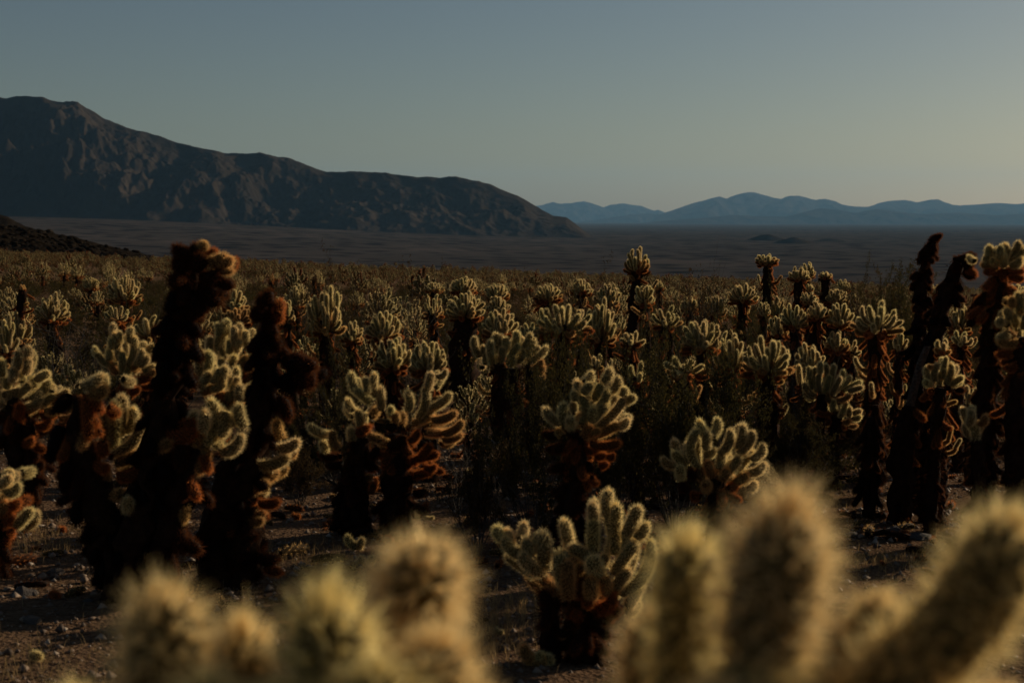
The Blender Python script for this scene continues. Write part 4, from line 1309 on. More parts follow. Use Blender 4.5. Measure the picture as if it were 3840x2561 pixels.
def fg_plant(label, bx, arms, d):
    c = at(bx * U, 1700 * U, d + .05)
    base = Vector((c.x, c.y, ground_z(c.x, c.y)))
    root = thing("cholla_cactus", base, label, "cactus", G_CHOLLA)
    hub = Vector((c.x, c.y, 1.02))
    for (x0, y0, x1, y1, rs, e0, e1) in arms:
        A, B = at(x0 * U, y0 * U, d + e0), at(x1 * U, y1 * U, d + e1)
        fg_joint(root, A, B, rs * (1.16 if bx < 1200 else 1.09))
        if y0 > 1580:                                  # the arm goes on below the frame to the trunk
            H = hub + Vector(((A.x - hub.x) * .25, (A.y - hub.y) * .25, -.05))
            fg_joint(root, H, A + (B - A) * .1, rs * .95, 't')
    make_trunk(root, [base - Vector((0, 0, .04)), base + Vector((.02, .01, .5)), hub], [.07, .06, .05], int(bx), 400)
    skirt(root, [base, hub], [.065, .05], 14, 0, 1.0, ['r', 'd', 'd'], seed=int(bx), t0=.2, t1=.9)
    return root


fg_plant("large out-of-focus golden cholla arms at bottom left, close up", 640, [
    (392, 1720, 376, 1378, 1.08, .02, .0), (560, 1700, 553, 1452, .95, .10, .09), (770, 1700, 748, 1392, 1.12, -.02, -.04), (935, 1490, 978, 1300, 1.15, .20, .06), (930, 1720, 940, 1480, .95, .16, .18),
    (1010, 1720, 1003, 1480, 1.1, -.06, -.05), (870, 1740, 868, 1545, 1.0, -.10, -.10), (165, 1760, 172, 1600, .95, .02, .02), (640, 1760, 640, 1590, 1.0, -.08, -.08), (470, 1760, 478, 1570, 1.0, -.08, -.06),
    (1090, 1760, 1085, 1590, .9, .05, .05)], 1.02)
fg_plant("large out-of-focus golden cholla arms at bottom right, close up", 1850, [
    (1565, 1720, 1585, 1250, .92, .03, .0), (1700, 1740, 1765, 1470, 1.12, -.05, -.06), (1755, 1500, 1812, 1178, 1.16, -.06, -.07), (1900, 1760, 2120, 1490, 1.12, .0, -.02), (2090, 1530, 2330, 1208, 1.10, -.01, -.03), (1985, 1560, 2025, 1385, .95, .06, .06),
    (1870, 1740, 1885, 1440, .95, .04, .06), (1480, 1740, 1500, 1430, .85, .08, .07), (1650, 1760, 1648, 1590, 1.0, -.1, -.1), (2290, 1780, 2288, 1600, 1.0, .0, .0), (1400, 1780, 1390, 1610, .85, .02, .02), (1780, 1760, 1790, 1570, 1.0, -.1, -.1),
    (2200, 1790, 2215, 1640, .9, -.05, -.05)], .98)

# ------------------------------------------------------------------ the rest of the field: individuals first, then the far mass
def field_arrays(seed, nj, nar, per, sw, sides, W=.46, H=.34, trunk=.36, tones=None, rsj=.8):
    q = random.Random(seed)
    VV, Q4, T3, S3, CC = [], [], [], [], []
    o = 0
    C = Vector((0, 0, trunk))

    def add(A, B, rs, tone):
        nonlocal o
        v = B - A
        ln = v.length
        V, F4, F3, SF = joint_arrays(ln, R0 * rs, q.choice((0, .3, .6)), nar, per, .0185, sw, sides, 3, q.randrange(10 ** 6))
        z = v.normalized()
        x = Vector((0, 0, 1)) - z * z.z
        if x.length < .2:
            x = Vector((1, 0, 0)) - z * z.x
        x.normalize()
        y = z.cross(x)
        M = np.array(((x.x, y.x, z.x), (x.y, y.y, z.y), (x.z, y.z, z.z)))
        V = V @ M.T + np.array((A.x, A.y, A.z))
        VV.append(V)
        Q4.append(F4 + o)
        T3.append(F3 + o)
        S3.append(SF + o)
        c = np.array(tone_col(tone))
        CC.append(np.repeat(c[None], len(V), 0))
        o += len(V)
    for k in range(nj):
        u = (k + .5) / nj
        th = math.acos(1 - u * 1.25)
        ph = k * 2.39996 + q.uniform(-.3, .3)
        e = Vector((math.sin(th) * math.cos(ph), math.sin(th) * math.sin(ph), math.cos(th)))
        rad = q.uniform(.78, 1.05)
        tip = C + Vector((e.x * W / 2 * rad, e.y * W / 2 * rad, e.z * H * rad))
        dr = (e * .75 + Vector((q.gauss(0, .15), q.gauss(0, .15), .5 if th < 1.5 else 0))).normalized()
        tz = 'g' if th < 1.35 else ('t' if th < 1.6 else 'r')
        if tones:
            tz = q.choice(tones)
        add(tip - dr * q.uniform(.09, .15), tip, rsj * q.uniform(.9, 1.1), tz)
    for k in range(5):
        a = q.uniform(0, 6.28)
        A = Vector((math.cos(a) * .03, math.sin(a) * .03, trunk * q.uniform(.35, .95)))
        add(A, A + Vector((math.cos(a) * .08, math.sin(a) * .08, -.06)), rsj, q.choice('rrd'))
    V = np.vstack(VV)
    F4 = np.vstack(Q4)
    F3 = np.vstack(T3 + S3)
    n3 = sum(len(t) for t in T3)
    mi = np.concatenate([np.zeros(len(F4) + n3), np.ones(len(F3) - n3)])
    return V, F4, F3, mi, np.vstack(CC)


def field_trunk(trunk, seed):
    P = [Vector((0, 0, -.05)), Vector((.01, .0, trunk * .5)), Vector((0, 0, trunk * 1.05))]
    V, F4, F3 = tube_arrays(P, [.05, .045, .04], 7, seed, .3)
    return tri_mesh("trunk", V, F3, [M_TRUNK], F4=F4, smooth_mask=np.ones(len(F4) + len(F3), bool))


MIDV, FARV = [], []
for s in range(9):
    W, H, T = [(.46, .34, .36), (.40, .42, .30), (.56, .36, .42), (.36, .28, .48), (.50, .30, .22), (.44, .46, .40), (.34, .30, .62), (.60, .40, .34), (.42, .34, .5)][s]
    V, F4, F3, mi, cc = field_arrays(40 + s, 30 if W > .4 else 24, 34, 4, .0036, 6, W, H, T)
    MIDV.append((tri_mesh("crown", V, F3, [M_FLA, M_SPA], mi, F4=F4, smooth_mask=mi == 0, col=cc), field_trunk(T, s)))
for s in range(6):
    W, H, T = [(.46, .34, .36), (.40, .42, .30), (.56, .36, .42), (.50, .30, .22), (.36, .28, .6), (.6, .4, .3)][s]
    V, F4, F3, mi, cc = field_arrays(80 + s, 22, 10, 3, .0042, 5, W, H, T, tones='gggttr', rsj=1.0)
    FARV.append(tri_mesh("far_cholla", V, F3, [M_FLA, M_SPA], mi, F4=F4, smooth_mask=mi == 0, col=cc))

REFS = [(60, "the left edge"), (300, "the full rounded left head"), (560, "the tall dark trunk's left side"), (790, "the brown shaggy crown"), (1010, "the rusty knob"), (1222, "the big mid-left head"), (1440, "the knobby centre-left cholla"),
        (1640, "the small pale centre cholla"), (1760, "the thick-trunked centre cholla"), (1940, "the slanting-fingered cholla"), (2112, "the broad flat head"), (2390, "the slim dark post"), (2540, "the antler-shaped cholla"), (2680, "the crooked bare branch"),
        (2876, "the two-tone trunk"), (3010, "the double-headed trunk"), (3110, "the small flat-capped post"), (3300, "the star-shaped cholla"), (3490, "the leaning dark tip"), (3620, "the nodding stem"), (3780, "the tall golden head at right")]


def free(x, y, gap):
    for (a, b, r) in PLANTED:
        if (a - x) ** 2 + (b - y) ** 2 < (gap + r) ** 2:
            return False
    return True


def frame_px(x, y, z):
    cp, sp = math.cos(PITCH), math.sin(PITCH)
    dz = z - CAMZ
    dep = y * cp - dz * sp
    up = y * sp + dz * cp
    return 1920 + x / dep * FPX, 1280.5 - up / dep * FPX


def room_below(x, y, half):
    """how tall something at (x, y) may be before it hides a head standing farther back"""
    gz = ground_z(x, y)
    px, pg = frame_px(x, y, gz)
    hw = half / y * FPX
    best = 9.0
    for (x0, x1, yt, yb, d) in HEADS:
        if d > y + .05 and x1 > px - hw and x0 < px + hw:
            best = min(best, (pg - (yb - .12 * (yb - yt))) / FPX * y)
    return best


fq = random.Random(5)
SHAPES = ("round-headed", "tall-headed", "wide", "small-headed", "squat", "tall crowned", "long-stemmed", "big broad", "upright")


def field_label(first, x, y, k, sc_, ref_w=1.0):
    px, py = frame_px(x, y, ground_z(x, y) + .5)
    rx, ref = min(REFS, key=lambda r_: abs(r_[0] - px))
    side = "left of" if px < rx - 35 else ("right of" if px > rx + 35 else "behind")
    size = "little" if sc_ < .95 else ("medium" if sc_ < 1.14 else "large")
    return f"{first} {size} {SHAPES[k]} golden cholla {side} {ref}"


# short plants filling the gaps between the near ones
tries = n_short = 0
while n_short < 72 and tries < 6000:
    tries += 1
    y = fq.uniform(10.5, 18.5)
    x = fq.uniform(-.37, .37) * y
    if not free(x, y, .2):
        continue
    k = fq.choice((0, 1, 4, 4, 7, 2))
    sc_ = fq.uniform(.62, .86)
    rm = room_below(x, y, .2)
    if rm < .42:
        continue
    sc_ = min(sc_, rm / .72)
    PLANTED.append((x, y, .2))
    root = thing("cholla_cactus", Vector((x, y, ground_z(x, y))), field_label("short near", x, y, k, sc_ * 1.3), "cactus", G_CHOLLA)
    root.matrix_basis = Matrix.Translation((x, y, ground_z(x, y))) @ Matrix.Rotation(fq.uniform(0, 6.28), 4, 'Z') @ Matrix.Scale(sc_, 4)
    for nm, me in (("crown", MIDV[k][0]), ("trunk", MIDV[k][1])):
        c = bpy.data.objects.new(nm, me)
        COL.objects.link(c)
        c.parent = root
    n_short += 1
cand = []
tries = 0
LIMIT = 185
YMAX = 66.0
while len(cand) < LIMIT and tries < 60000:
    tries += 1
    y = math.sqrt(fq.uniform(18.5 ** 2, YMAX ** 2))
    s = fq.uniform(-.385, .385)
    x = s * y
    dens = .55 + .45 * mnoise.noise(Vector((x * .12, y * .12, 4.4)))
    if s > .02 and y < 40:
        dens *= .75
    if fq.random() > dens + .25 or not free(x, y, .42):
        continue
    PLANTED.append((x, y, .25))
    cand.append((y, x))
cand.sort()
bands = ((24, "nearer-row"), (31, "middle-row"), (40, "rear-row"), (50, "far-row"), (1e9, "farthest"))
for i, (y, x) in enumerate(cand):
    k = fq.randrange(len(MIDV))
    sc_ = fq.uniform(.80, 1.32)
    z = ground_z(x, y)
    bd = next(t for lim, t in bands if y < lim)
    root = thing("cholla_cactus", Vector((x, y, z)), field_label(bd, x, y, k, sc_), "cactus", G_CHOLLA)
    root.rotation_euler.z = fq.uniform(0, 6.28)
    root.matrix_basis = Matrix.Translation((x, y, z)) @ Matrix.Rotation(fq.uniform(0, 6.28), 4, 'Z') @ Matrix.Scale(sc_, 4)
    for nm, me in (("crown", MIDV[k][0]), ("trunk", MIDV[k][1])):
        c = bpy.data.objects.new(nm, me)
        COL.objects.link(c)
        c.parent = root

# far mass
GN_CACHE = {}


def scatter(name, label, pts, meshes, tilt=0.0):
    """one object that carries many small copies of a few meshes at points (x, y, z, rotation, scale)"""
    col = bpy.data.collections.new(name + "_kinds")
    for i, m in enumerate(meshes):
        o = bpy.data.objects.new(f"{name}_kind", m)
        col.objects.link(o)
    me = bpy.data.meshes.new(name)
    P = np.array(pts, dtype=np.float32)
    me.vertices.add(len(P))
    me.vertices.foreach_set("co", P[:, :3].ravel())
    for nm, arr, ty in (("rz", P[:, 3], 'FLOAT'), ("sc", P[:, 4], 'FLOAT')):
        a = me.attributes.new(nm, ty, 'POINT')
        a.data.foreach_set("value", np.ascontiguousarray(arr))
    a = me.attributes.new("pick", 'INT', 'POINT')
    a.data.foreach_set("value", np.random.default_rng(len(P)).integers(0, len(meshes), len(P)).astype(np.int32))
    o = link(name, me, kind="stuff", label=label)
    ng = bpy.data.node_groups.new(name, 'GeometryNodeTree')
    ng.interface.new_socket("Geometry", in_out='INPUT', socket_type='NodeSocketGeometry')
    ng.interface.new_socket("Geometry", in_out='OUTPUT', socket_type='NodeSocketGeometry')
    gi = ng.nodes.new("NodeGroupInput")
    go = ng.nodes.new("NodeGroupOutput")
    ip = ng.nodes.new("GeometryNodeInstanceOnPoints")
    ci = ng.nodes.new("GeometryNodeCollectionInfo")
    ci.inputs["Collection"].default_value = col
    ci.inputs["Separate Children"].default_value = True
    ci.inputs["Reset Children"].default_value = True
    ip.inputs["Pick Instance"].default_value = True

    def attr(n, t):
        a = ng.nodes.new("GeometryNodeInputNamedAttribute")
        a.data_type = t
        a.inputs["Name"].default_value = n
        return a.outputs["Attribute"]
    cx = ng.nodes.new("ShaderNodeCombineXYZ")
    L = ng.links.new
    L(attr("rz", 'FLOAT'), cx.inputs[2])
    L(gi.outputs[0], ip.inputs["Points"])
    L(ci.outputs[0], ip.inputs["Instance"])
    L(attr("pick", 'INT'), ip.inputs["Instance Index"])
    L(cx.outputs[0], ip.inputs["Rotation"])
    L(attr("sc", 'FLOAT'), ip.inputs["Scale"])
    L(ip.outputs[0], go.inputs[0])
    md = o.modifiers.new("scatter", 'NODES')
    md.node_group = ng
    return o


pts = []
ymin = cand[-1][0] if len(cand) >= LIMIT else 60
for k in range(11000):
    y = math.sqrt(fq.uniform(26 ** 2, 250 ** 2))
    s = fq.uniform(-.40, .40)
    x = s * y
    if y < 66 and (fq.random() > .35 or not free(x, y, .3)):
        continue
    if fq.random() > .62 + .5 * mnoise.noise(Vector((x * .06, y * .06, 8.8))):
        continue
    if y > 185 + 55 * mnoise.noise(Vector((s * 9, 2.2, 0))) + 30 * mnoise.noise(Vector((s * 40, 5.2, 0))):
        continue
    if s < -.19 and y > 205:
        continue
    pts.append((x, y, ground_z(x, y), fq.uniform(0, 6.28), fq.uniform(.75, 1.6)))
scatter("distant_chollas", "far mass of small golden chollas reaching to the field's edge", pts, FARV)

# ------------------------------------------------------------------ creosote and other scrub
def bush_meshes(seed, nst, h, spread, nleaf, leafsize, lmat, bare=False, updir=.9, thick=.006):
    q = random.Random(seed)
    VV, F4s, F3s = [], [], []
    o = 0
    tips = []
    def tube(P, r0, r1, sides=4):
        nonlocal o
        n = len(P)
        rr = [r0 + (r1 - r0) * i / (n - 1) for i in range(n)]
        V, F4, F3 = tube_arrays(P, rr, sides)
        VV.append(V)
        F4s.append(F4 + o)
        F3s.append(F3 + o)
        o += len(V)
    def grow(p, d, ln, r, depth):
        n = 5
        P = [p]
        for i in range(n):
            d = (d + Vector((q.gauss(0, .22), q.gauss(0, .22), q.gauss(.06, .12)))).normalized()
            p = p + d * ln / n
            P.append(p)
            if depth > 0 and i >= (1 if depth > 1 else 0) and q.random() < .75:
                dd = (d + Vector((q.gauss(0, .7), q.gauss(0, .7), q.gauss(.15, .35)))).normalized()
                grow(p, dd, ln * q.uniform(.35, .6), r * .55, depth - 1)
        tube(P, r, r * .35, 4 if depth > 1 else 3)
        if depth <= 1:
            tips.append(P)
    for k in range(nst):
        a = k * 2.39996 + q.uniform(-.3, .3)
        t = q.uniform(.15, 1.0) * spread
        d = Vector((math.cos(a) * t, math.sin(a) * t, updir)).normalized()
        grow(Vector((math.cos(a) * .03, math.sin(a) * .03, -.02)), d, h * q.uniform(.65, 1.0), thick * q.uniform(.8, 1.2), 2)
    V, F4, F3 = np.vstack(VV), np.vstack(F4s), np.vstack(F3s)
    st = tri_mesh("stems", V, F3, [M_TWIG], F4=F4, smooth_mask=np.ones(len(F4) + len(F3), bool))
    if bare or nleaf == 0:
        return st, None
    g = np.random.default_rng(seed)
    tp = np.array([[tuple(p) for p in P] for P in tips])
    i = g.integers(0, len(tp), nleaf)
    f = g.uniform(.25, 1.05, nleaf) * 4.99
    f = np.clip(f, 0, 4.99)
    k = f.astype(int)
    fr = (f - k)[:, None]
    c = tp[i, k] * (1 - fr) + tp[i, k + 1] * fr + g.normal(0, leafsize * 1.6, (nleaf, 3))
    a = g.normal(0, 1, (nleaf, 3))
    a /= np.linalg.norm(a, axis=1)[:, None]
    b = np.cross(a, g.normal(0, 1, (nleaf, 3)))
    b /= np.linalg.norm(b, axis=1)[:, None]
    s = leafsize * g.uniform(.6, 1.3, nleaf)[:, None]
    LV = np.stack([c - a * s, c + b * s * .4, c + a * s, c - b * s * .4], 1).reshape(-1, 3)
    LF = np.arange(nleaf * 4).reshape(-1, 4)
    return st, tri_mesh("foliage", LV, None, [lmat], F4=LF)


BUSH = {
    'c0': bush_meshes(1, 22, .75, 1.2, 24000, .0095, M_LEAF, updir=.75), 'c1': bush_meshes(2, 22, .7, 1.5, 24000, .0095, M_LEAF, updir=.75), 'c2': bush_meshes(3, 18, .8, 1.0, 18000, .0095, M_LEAF, updir=.8),
    'b0': bush_meshes(4, 18, .5, 1.0, 12000, .010, M_LEAFB), 'b1': bush_meshes(5, 16, .45, 1.2, 10000, .010, M_LEAFB),
    't0': bush_meshes(6, 13, .85, 1.1, 500, .009, M_LEAFB), 't1': bush_meshes(7, 10, 1.0, .7, 300, .009, M_LEAFB),
    's0': bush_meshes(8, 4, 1.0, .16, 1500, .013, M_LEAFB, updir=1.2, thick=.006), 's1': bush_meshes(9, 5, 1.0, .24, 1900, .013, M_LEAFB, updir=1.2, thick=.006),
}


def bush(kind, x, y, sc_, label, name="creosote_bush", cat="bush", group=None, sz=None):
    z = ground_z(x, y)
    o = thing(name, Vector((x, y, z)), label, cat, group)
    o.matrix_basis = Matrix.Translation((x, y, z)) @ Matrix.Rotation(rnd.uniform(0, 6.28), 4, 'Z') @ Matrix.Diagonal((sc_, sc_, sz or sc_, 1))
    st, lf = BUSH[kind]
    a = bpy.data.objects.new("stems", st)
    COL.objects.link(a)
    a.parent = o
    if lf:
        b = bpy.data.objects.new("foliage", lf)
        COL.objects.link(b)
        b.parent = o
        b["kind"] = "stuff"
    return o


def bush_at(kind, px, ytop, d, label, width=None, **kw):
    """bush whose top shows at (px, ytop)"""
    T = at(px, ytop, d)
    h = T.z - ground_z(T.x, d)
    zs = np.array([v.co.z for v in (BUSH[kind][1] or BUSH[kind][0]).vertices])
    s = h / float(np.percentile(zs, 99.5 if kind[0] == 's' else 95))
    sx = width / FPX * d / {'c': 1.15, 'b': .9, 't': 1.2, 's': .4}[kind[0]] if width else s
    return bush(kind, T.x, d, sx, label, sz=s, **kw)


HB = [
    ('c0', 2000, 1400, 7.5, "large dark creosote bush in the centre foreground, left of the upright fan", 440),
    ('b0', 1790, 1700, 7.2, "dark low scrub joining the central creosote on its left", 260),
    ('c1', 2540, 1365, 8.0, "large dark creosote bush right of the upright fan-shaped cholla", 560),
    ('c0', 2330, 1540, 7.9, "olive creosote bush just behind the upright fan-shaped cholla", 380),
    ('c2', 2700, 1520, 8.6, "creosote bush right behind the round half-hidden cholla", 360),
    ('c2', 1260, 1330, 10, "dim creosote bush right of the second dark cholla", 260),
    ('c1', 2150, 1280, 9.4, "small creosote bush under the broad flat-headed cholla", 260),
    ('c2', 2420, 1255, 11.2, "creosote bush at the foot of the slim dark post", 240),
    ('b0', 1120, 1700, 8.6, "low leafy scrub on gravel beside the second dark cholla", 220),
    ('c2', 2800, 1190, 13.6, "creosote bush below the two-tone trunk", 260),
    ('c0', 3400, 1075, 15, "dark creosote bush left of the leaning dark tip", 320),
    ('c1', 3260, 1112, 16.5, "creosote bush behind the star-shaped cholla", 280),
    ('t0', 200, 1190, 13.5, "grey twiggy bush spreading below the bushy far-left cholla", 420),
    ('t0', 330, 1230, 12, "bare grey twigs reaching left of the squat cholla", 380),
    ('t1', 1560, 1120, 12.5, "upright grey twigs behind the close pair of chollas", 220),
    ('t0', 1720, 1620, 8.4, "tangle of dead grey branches beside the broad two-stemmed cholla", 420),
    ('t1', 1830, 1680, 7.9, "pale dead twigs on the ground under the central creosote", 320),
    ('t0', 3000, 1225, 11.6, "crooked dead branch before the cupped cholla", 230),
    ('t1', 2640, 1040, 13.5, "tall bare twigs rising right of the antler-shaped cholla", 190),
    ('b1', 2960, 1540, 9.6, "low dry scrub left of the domed cholla's foot", 260),
    ('b0', 3250, 1530, 10.4, "dry grassy scrub right of the domed cholla's stems", 220),
    ('b1', 960, 1380, 9.6, "low scrub behind the second dark cholla", 220),
    ('c2', 640, 1170, 12.5, "dim creosote bush behind the tall dark trunk", 260),
    ('c1', 480, 1230, 14.5, "creosote bush behind the fingered cholla", 280),
    ('s0', 1240, 915, 15, "thin tall creosote sprig standing against the valley, left of centre", 90),
    ('s1', 1405, 975, 17, "short creosote sprig against the valley right of the tall sprig", 70),
    ('s1', 1135, 990, 18, "faint creosote sprig left of the tall thin sprig", 70),
    ('s1', 1730, 985, 19, "faint creosote sprig against the valley in the centre", 70),
    ('s0', 2262, 960, 15, "wispy creosote sprig left of the slim dark post", 90),
    ('s1', 2085, 1020, 18, "low creosote sprig above the broad flat head", 80),
    ('s1', 2545, 980, 14, "leafy creosote sprig right of the slim dark post", 110),
    ('s1', 2610, 1015, 15, "small creosote sprig beside the leafy one", 70),
    ('s1', 3225, 1020, 15, "dark creosote sprig right of the small flat-capped post", 110),
    ('s0', 3352, 1002, 15, "creosote sprig left of the leaning dark tip", 110),
    ('s1', 3290, 1050, 16, "low creosote sprig above the star-shaped cholla", 90),
    ('s0', 1560, 1010, 19, "thin creosote sprig above the small pale cholla", 60),
]
for k, px, yt, d, lb, w in HB:
    bush_at(k, px, yt, d, lb, w, name={"t": "dead_bush", "b": "desert_scrub"}.get(k[0], "creosote_bush"))

bq = random.Random(21)
nb = 0
for _ in range(4000):
    if nb >= 200:
        break
    y = bq.uniform(9.3, 38)
    s = bq.uniform(-.385, .385)
    x = s * y
    if not free(x, y, .10):
        continue
    k = bq.choice(['b0', 'b1', 'c1', 'c2', 'c0', 'c1', 'c0', 't0'])
    px, py = frame_px(x, y, ground_z(x, y) + .3)
    rx, ref = min(REFS, key=lambda r: abs(r[0] - px))
    ref = ("left of " if px < rx - 45 else ("right of " if px > rx + 45 else "behind ")) + ref
    kind = {'b': "brown scrub bush", 'c': "olive creosote bush", 't': "grey twig bush"}[k[0]]
    where = "among near chollas" if y < 13 else ("in the middle rows" if y < 18 else ("in the rear rows" if y < 26 else "far back"))
    big = bq.uniform(.42, .68) if k[0] != 'b' else bq.uniform(.65, 1.05)
    hh, ww = (.86, .5) if k[0] == 'c' else ((.5, .45) if k[0] == 'b' else (.9, .5))
    rm = room_below(x, y, ww * big)
    if rm < .16:
        continue
    big = max(.3, min(big, rm / hh))
    if big * hh > rm * 1.15:
        continue
    kind = ("small " if big < (.55 if k[0] != 'b' else .85) else "full ") + kind
    bush(k, x, y, big, f"{kind} {where} {ref}", name={"t": "dead_bush", "b": "desert_scrub"}.get(k[0], "creosote_bush"), group="scrub among the chollas")
    PLANTED.append((x, y, .12))
    nb += 1

SCR = [bush_meshes(60 + i, 6, .42, 1.1, 420, .024, M_LEAFB if i % 2 else M_LEAF)[1] for i in range(4)]
pts = []
for k in range(6200):
    y = math.sqrt(bq.uniform(24 ** 2, 240 ** 2)) if k > 1700 else math.sqrt(bq.uniform(15 ** 2, 60 ** 2))
    s = bq.uniform(-.40, .40)
    x = s * y
    pts.append((x, y, ground_z(x, y) - .02, bq.uniform(0, 6.28), bq.uniform(.5, 1.1)))
scatter("distant_scrub", "low dark scrub filling the ground between the far chollas", pts, SCR)

HILL = next(o for o in bpy.data.objects if o.name.startswith("stony_hill"))
hv = HILL.data.vertices
pts = []
for k in range(5200):
    v = hv[bq.randrange(len(hv))].co
    if v.x / v.y > -.43:
        pts.append((v.x + bq.uniform(-.7, .7), v.y + bq.uniform(-.7, .7), v.z - .05, bq.uniform(0, 6.28), bq.uniform(.5, 2.0) ** 2 * .8))
HILLPTS = pts

# ------------------------------------------------------------------ rocks, gravel, fallen joints, dry grass
def rock_mesh(seed, flat):
    import bmesh
    bm = bmesh.new()
    bmesh.ops.create_icosphere(bm, subdivisions=2, radius=1)
    for v in bm.verts:
        p = v.co.copy()
        v.co *= 1 + .45 * mnoise.noise(p * .9 + Vector((seed * 7.1, 0, 0))) + .15 * mnoise.noise(p * 2.6 + Vector((0, seed * 3.3, 0)))
        v.co.z *= flat
    me = bpy.data.meshes.new("rock")
    bm.to_mesh(me)
    bm.free()
    me.materials.append(M_ROCK)
    return me


ROCKS = [rock_mesh(i, f) for i, f in enumerate((.5, .62, .4, .7, .55))]
scatter("hillside_stones", "dark stones strewn over the left slope", HILLPTS, [m for m in (lambda L_: L_)(
    [tri_mesh("stone", np.array([v.co for v in r_.vertices]) * .38, np.array([p.vertices for p in r_.polygons]), [M_HILL]) for r_ in ROCKS])])
RK = [(213, 2150, 70, "dark flat rock on the gravel left of the tall dark cholla's foot"), (85, 2235, 105, "largest dark rock on the gravel at lower left"), (330, 2255, 44, "small rock right of the largest left rock"),
      (122, 2335, 74, "low pale-edged rock below the largest left rock"), (27, 2145, 44, "small rock at the left edge"), (3195, 2010, 52, "round rock beside the tall blurred arm at right"), (3355, 2000, 82, "left one of two large rocks on the gravel at right"),
      (3448, 2022, 92, "right one of two large rocks on the gravel at right"), (3415, 1870, 30, "small pale stone in the shade at right"), (3580, 2460, 56, "rock at lower right below the blurred arm"), (3648, 2462, 36, "small rock right of the lower-right rock"),
      (3225, 1985, 34, "small stone left of the two large rocks"), (3380, 1862, 26, "tiny pale stone next to the shaded stone"), (1180, 2200, 30, "small stone by the blurred left arms"), (3290, 2050, 28, "small dark stone before the two large rocks"), (150, 2030, 26, "small stone up the gravel at left")]
for i, (px, py, w, lb) in enumerate(RK):
    p = ground_hit(px, py)
    s = w / FPX * p.y / 2
    o = link("rock", ROCKS[i % 5], label=lb, category="rock", group="rocks on the gravel")
    o.location = (p.x, p.y, p.z + s * .18)
    o.scale = (s, s * .9, s)
    o.rotation_euler = (0, 0, rnd.uniform(0, 6.28))

g = np.random.default_rng(3)


def gravel(n, y0, y1, smin, smax, name, label):
    y = np.sqrt(g.uniform(y0 ** 2, y1 ** 2, n))
    x = g.uniform(-.40, .40, n) * y
    z = np.array([ground_z(a, b) for a, b in zip(x, y)])
    s = smin * (smax / smin) ** (g.random(n) ** 2.2)
    base = np.array([(1, 0, 0), (-.5, .87, 0), (-.5, -.87, 0), (.1, .1, .75), (-.1, .0, -.6)])
    f = np.array([(0, 1, 3), (1, 2, 3), (2, 0, 3), (1, 0, 4), (2, 1, 4), (0, 2, 4)])
    a = g.uniform(0, 6.28, n)
    ca, sa = np.cos(a), np.sin(a)
    st = g.uniform(.6, 1.5, (n, 3)) * s[:, None]
    B = base[None] * st[:, None, :] * (1 + g.normal(0, .15, (n, 5, 3)))
    X = B[..., 0] * ca[:, None] - B[..., 1] * sa[:, None]
    Y = B[..., 0] * sa[:, None] + B[..., 1] * ca[:, None]
    Vv = np.stack([X + x[:, None], Y + y[:, None], B[..., 2] + (z + s * .25)[:, None]], -1).reshape(-1, 3)
    F = (f[None] + (np.arange(n) * 5)[:, None, None]).reshape(-1, 3)
    link(name, tri_mesh(name, Vv, F, [M_PEB]), kind="stuff", label=label)


gravel(26000, 4.4, 13, .004, .026, "gravel", "coarse gravel strewn over the bare ground")

LITTER = []
for i in range(5):
    V, F4, F3, SF = joint_arrays(.10 + .02 * i, R0 * .9, .15, 40, 5, .0185, .0018, 7, 4, 300 + i)
    M = np.array(((0, 0, 1), (0, 1, 0), (-1, 0, 0)))
    V = V @ M.T
    V[:, 2] += R0
    tone = np.array((*((RUST, DARK, RUST * .8, TAN * .8, DARK)[i]), 1))
    mi = np.concatenate([np.zeros(len(F4) + len(F3)), np.ones(len(SF))])
    LITTER.append(tri_mesh("cholla_litter", V, np.vstack([F3, SF]), [M_FLA, M_SPA], mi, F4=F4, smooth_mask=mi == 0, col=np.repeat(tone[None], len(V), 0)))
pts = []
for (a, b, r) in PLANTED[:110]:
    if b > 16:
        continue
    for k in range(5):
        an = bq.uniform(0, 6.28)
        rr = r + abs(bq.gauss(0, .28))
        x, y = a + math.cos(an) * rr, b + math.sin(an) * rr
        if y > 5.6:
            pts.append((x, y, ground_z(x, y), bq.uniform(0, 6.28), bq.uniform(.6, 1.1)))
for k in range(260):
    y = math.sqrt(bq.uniform(7 ** 2, 20 ** 2))
    x = bq.uniform(-.39, .39) * y
    if x / y < -.28 and y < 9:
        continue
    pts.append((x, y, ground_z(x, y), bq.uniform(0, 6.28), bq.uniform(.6, 1.1)))
for k in range(110):
    y = bq.uniform(5.4, 9.5)
    x = bq.uniform(-.36, .36) * y
    pts.append((x, y, ground_z(x, y), bq.uniform(0, 6.28), bq.uniform(.35, .8)))
scatter("cholla_litter", "rusty fallen cholla joints littering the ground between plants", pts, LITTER)


def fallen(label, segs, d=None):
    """fallen joints: chains drawn in photograph pixels, resting on the ground"""
    p = ground_hit(segs[0][0], segs[0][1])
    root = thing("fallen_cholla_joint", p, label, "cactus", "joints lying on the ground")
    for (x0, y0, x1, y1, t, rs) in segs:
        A, B = at(x0, y0, p.y), at(x1, y1, p.y - .03)
        for w in (A, B):
            w.z = max(w.z, ground_z(w.x, w.y) + R0 * rs)
        put_joint(root, A, B, rs, t, 0)


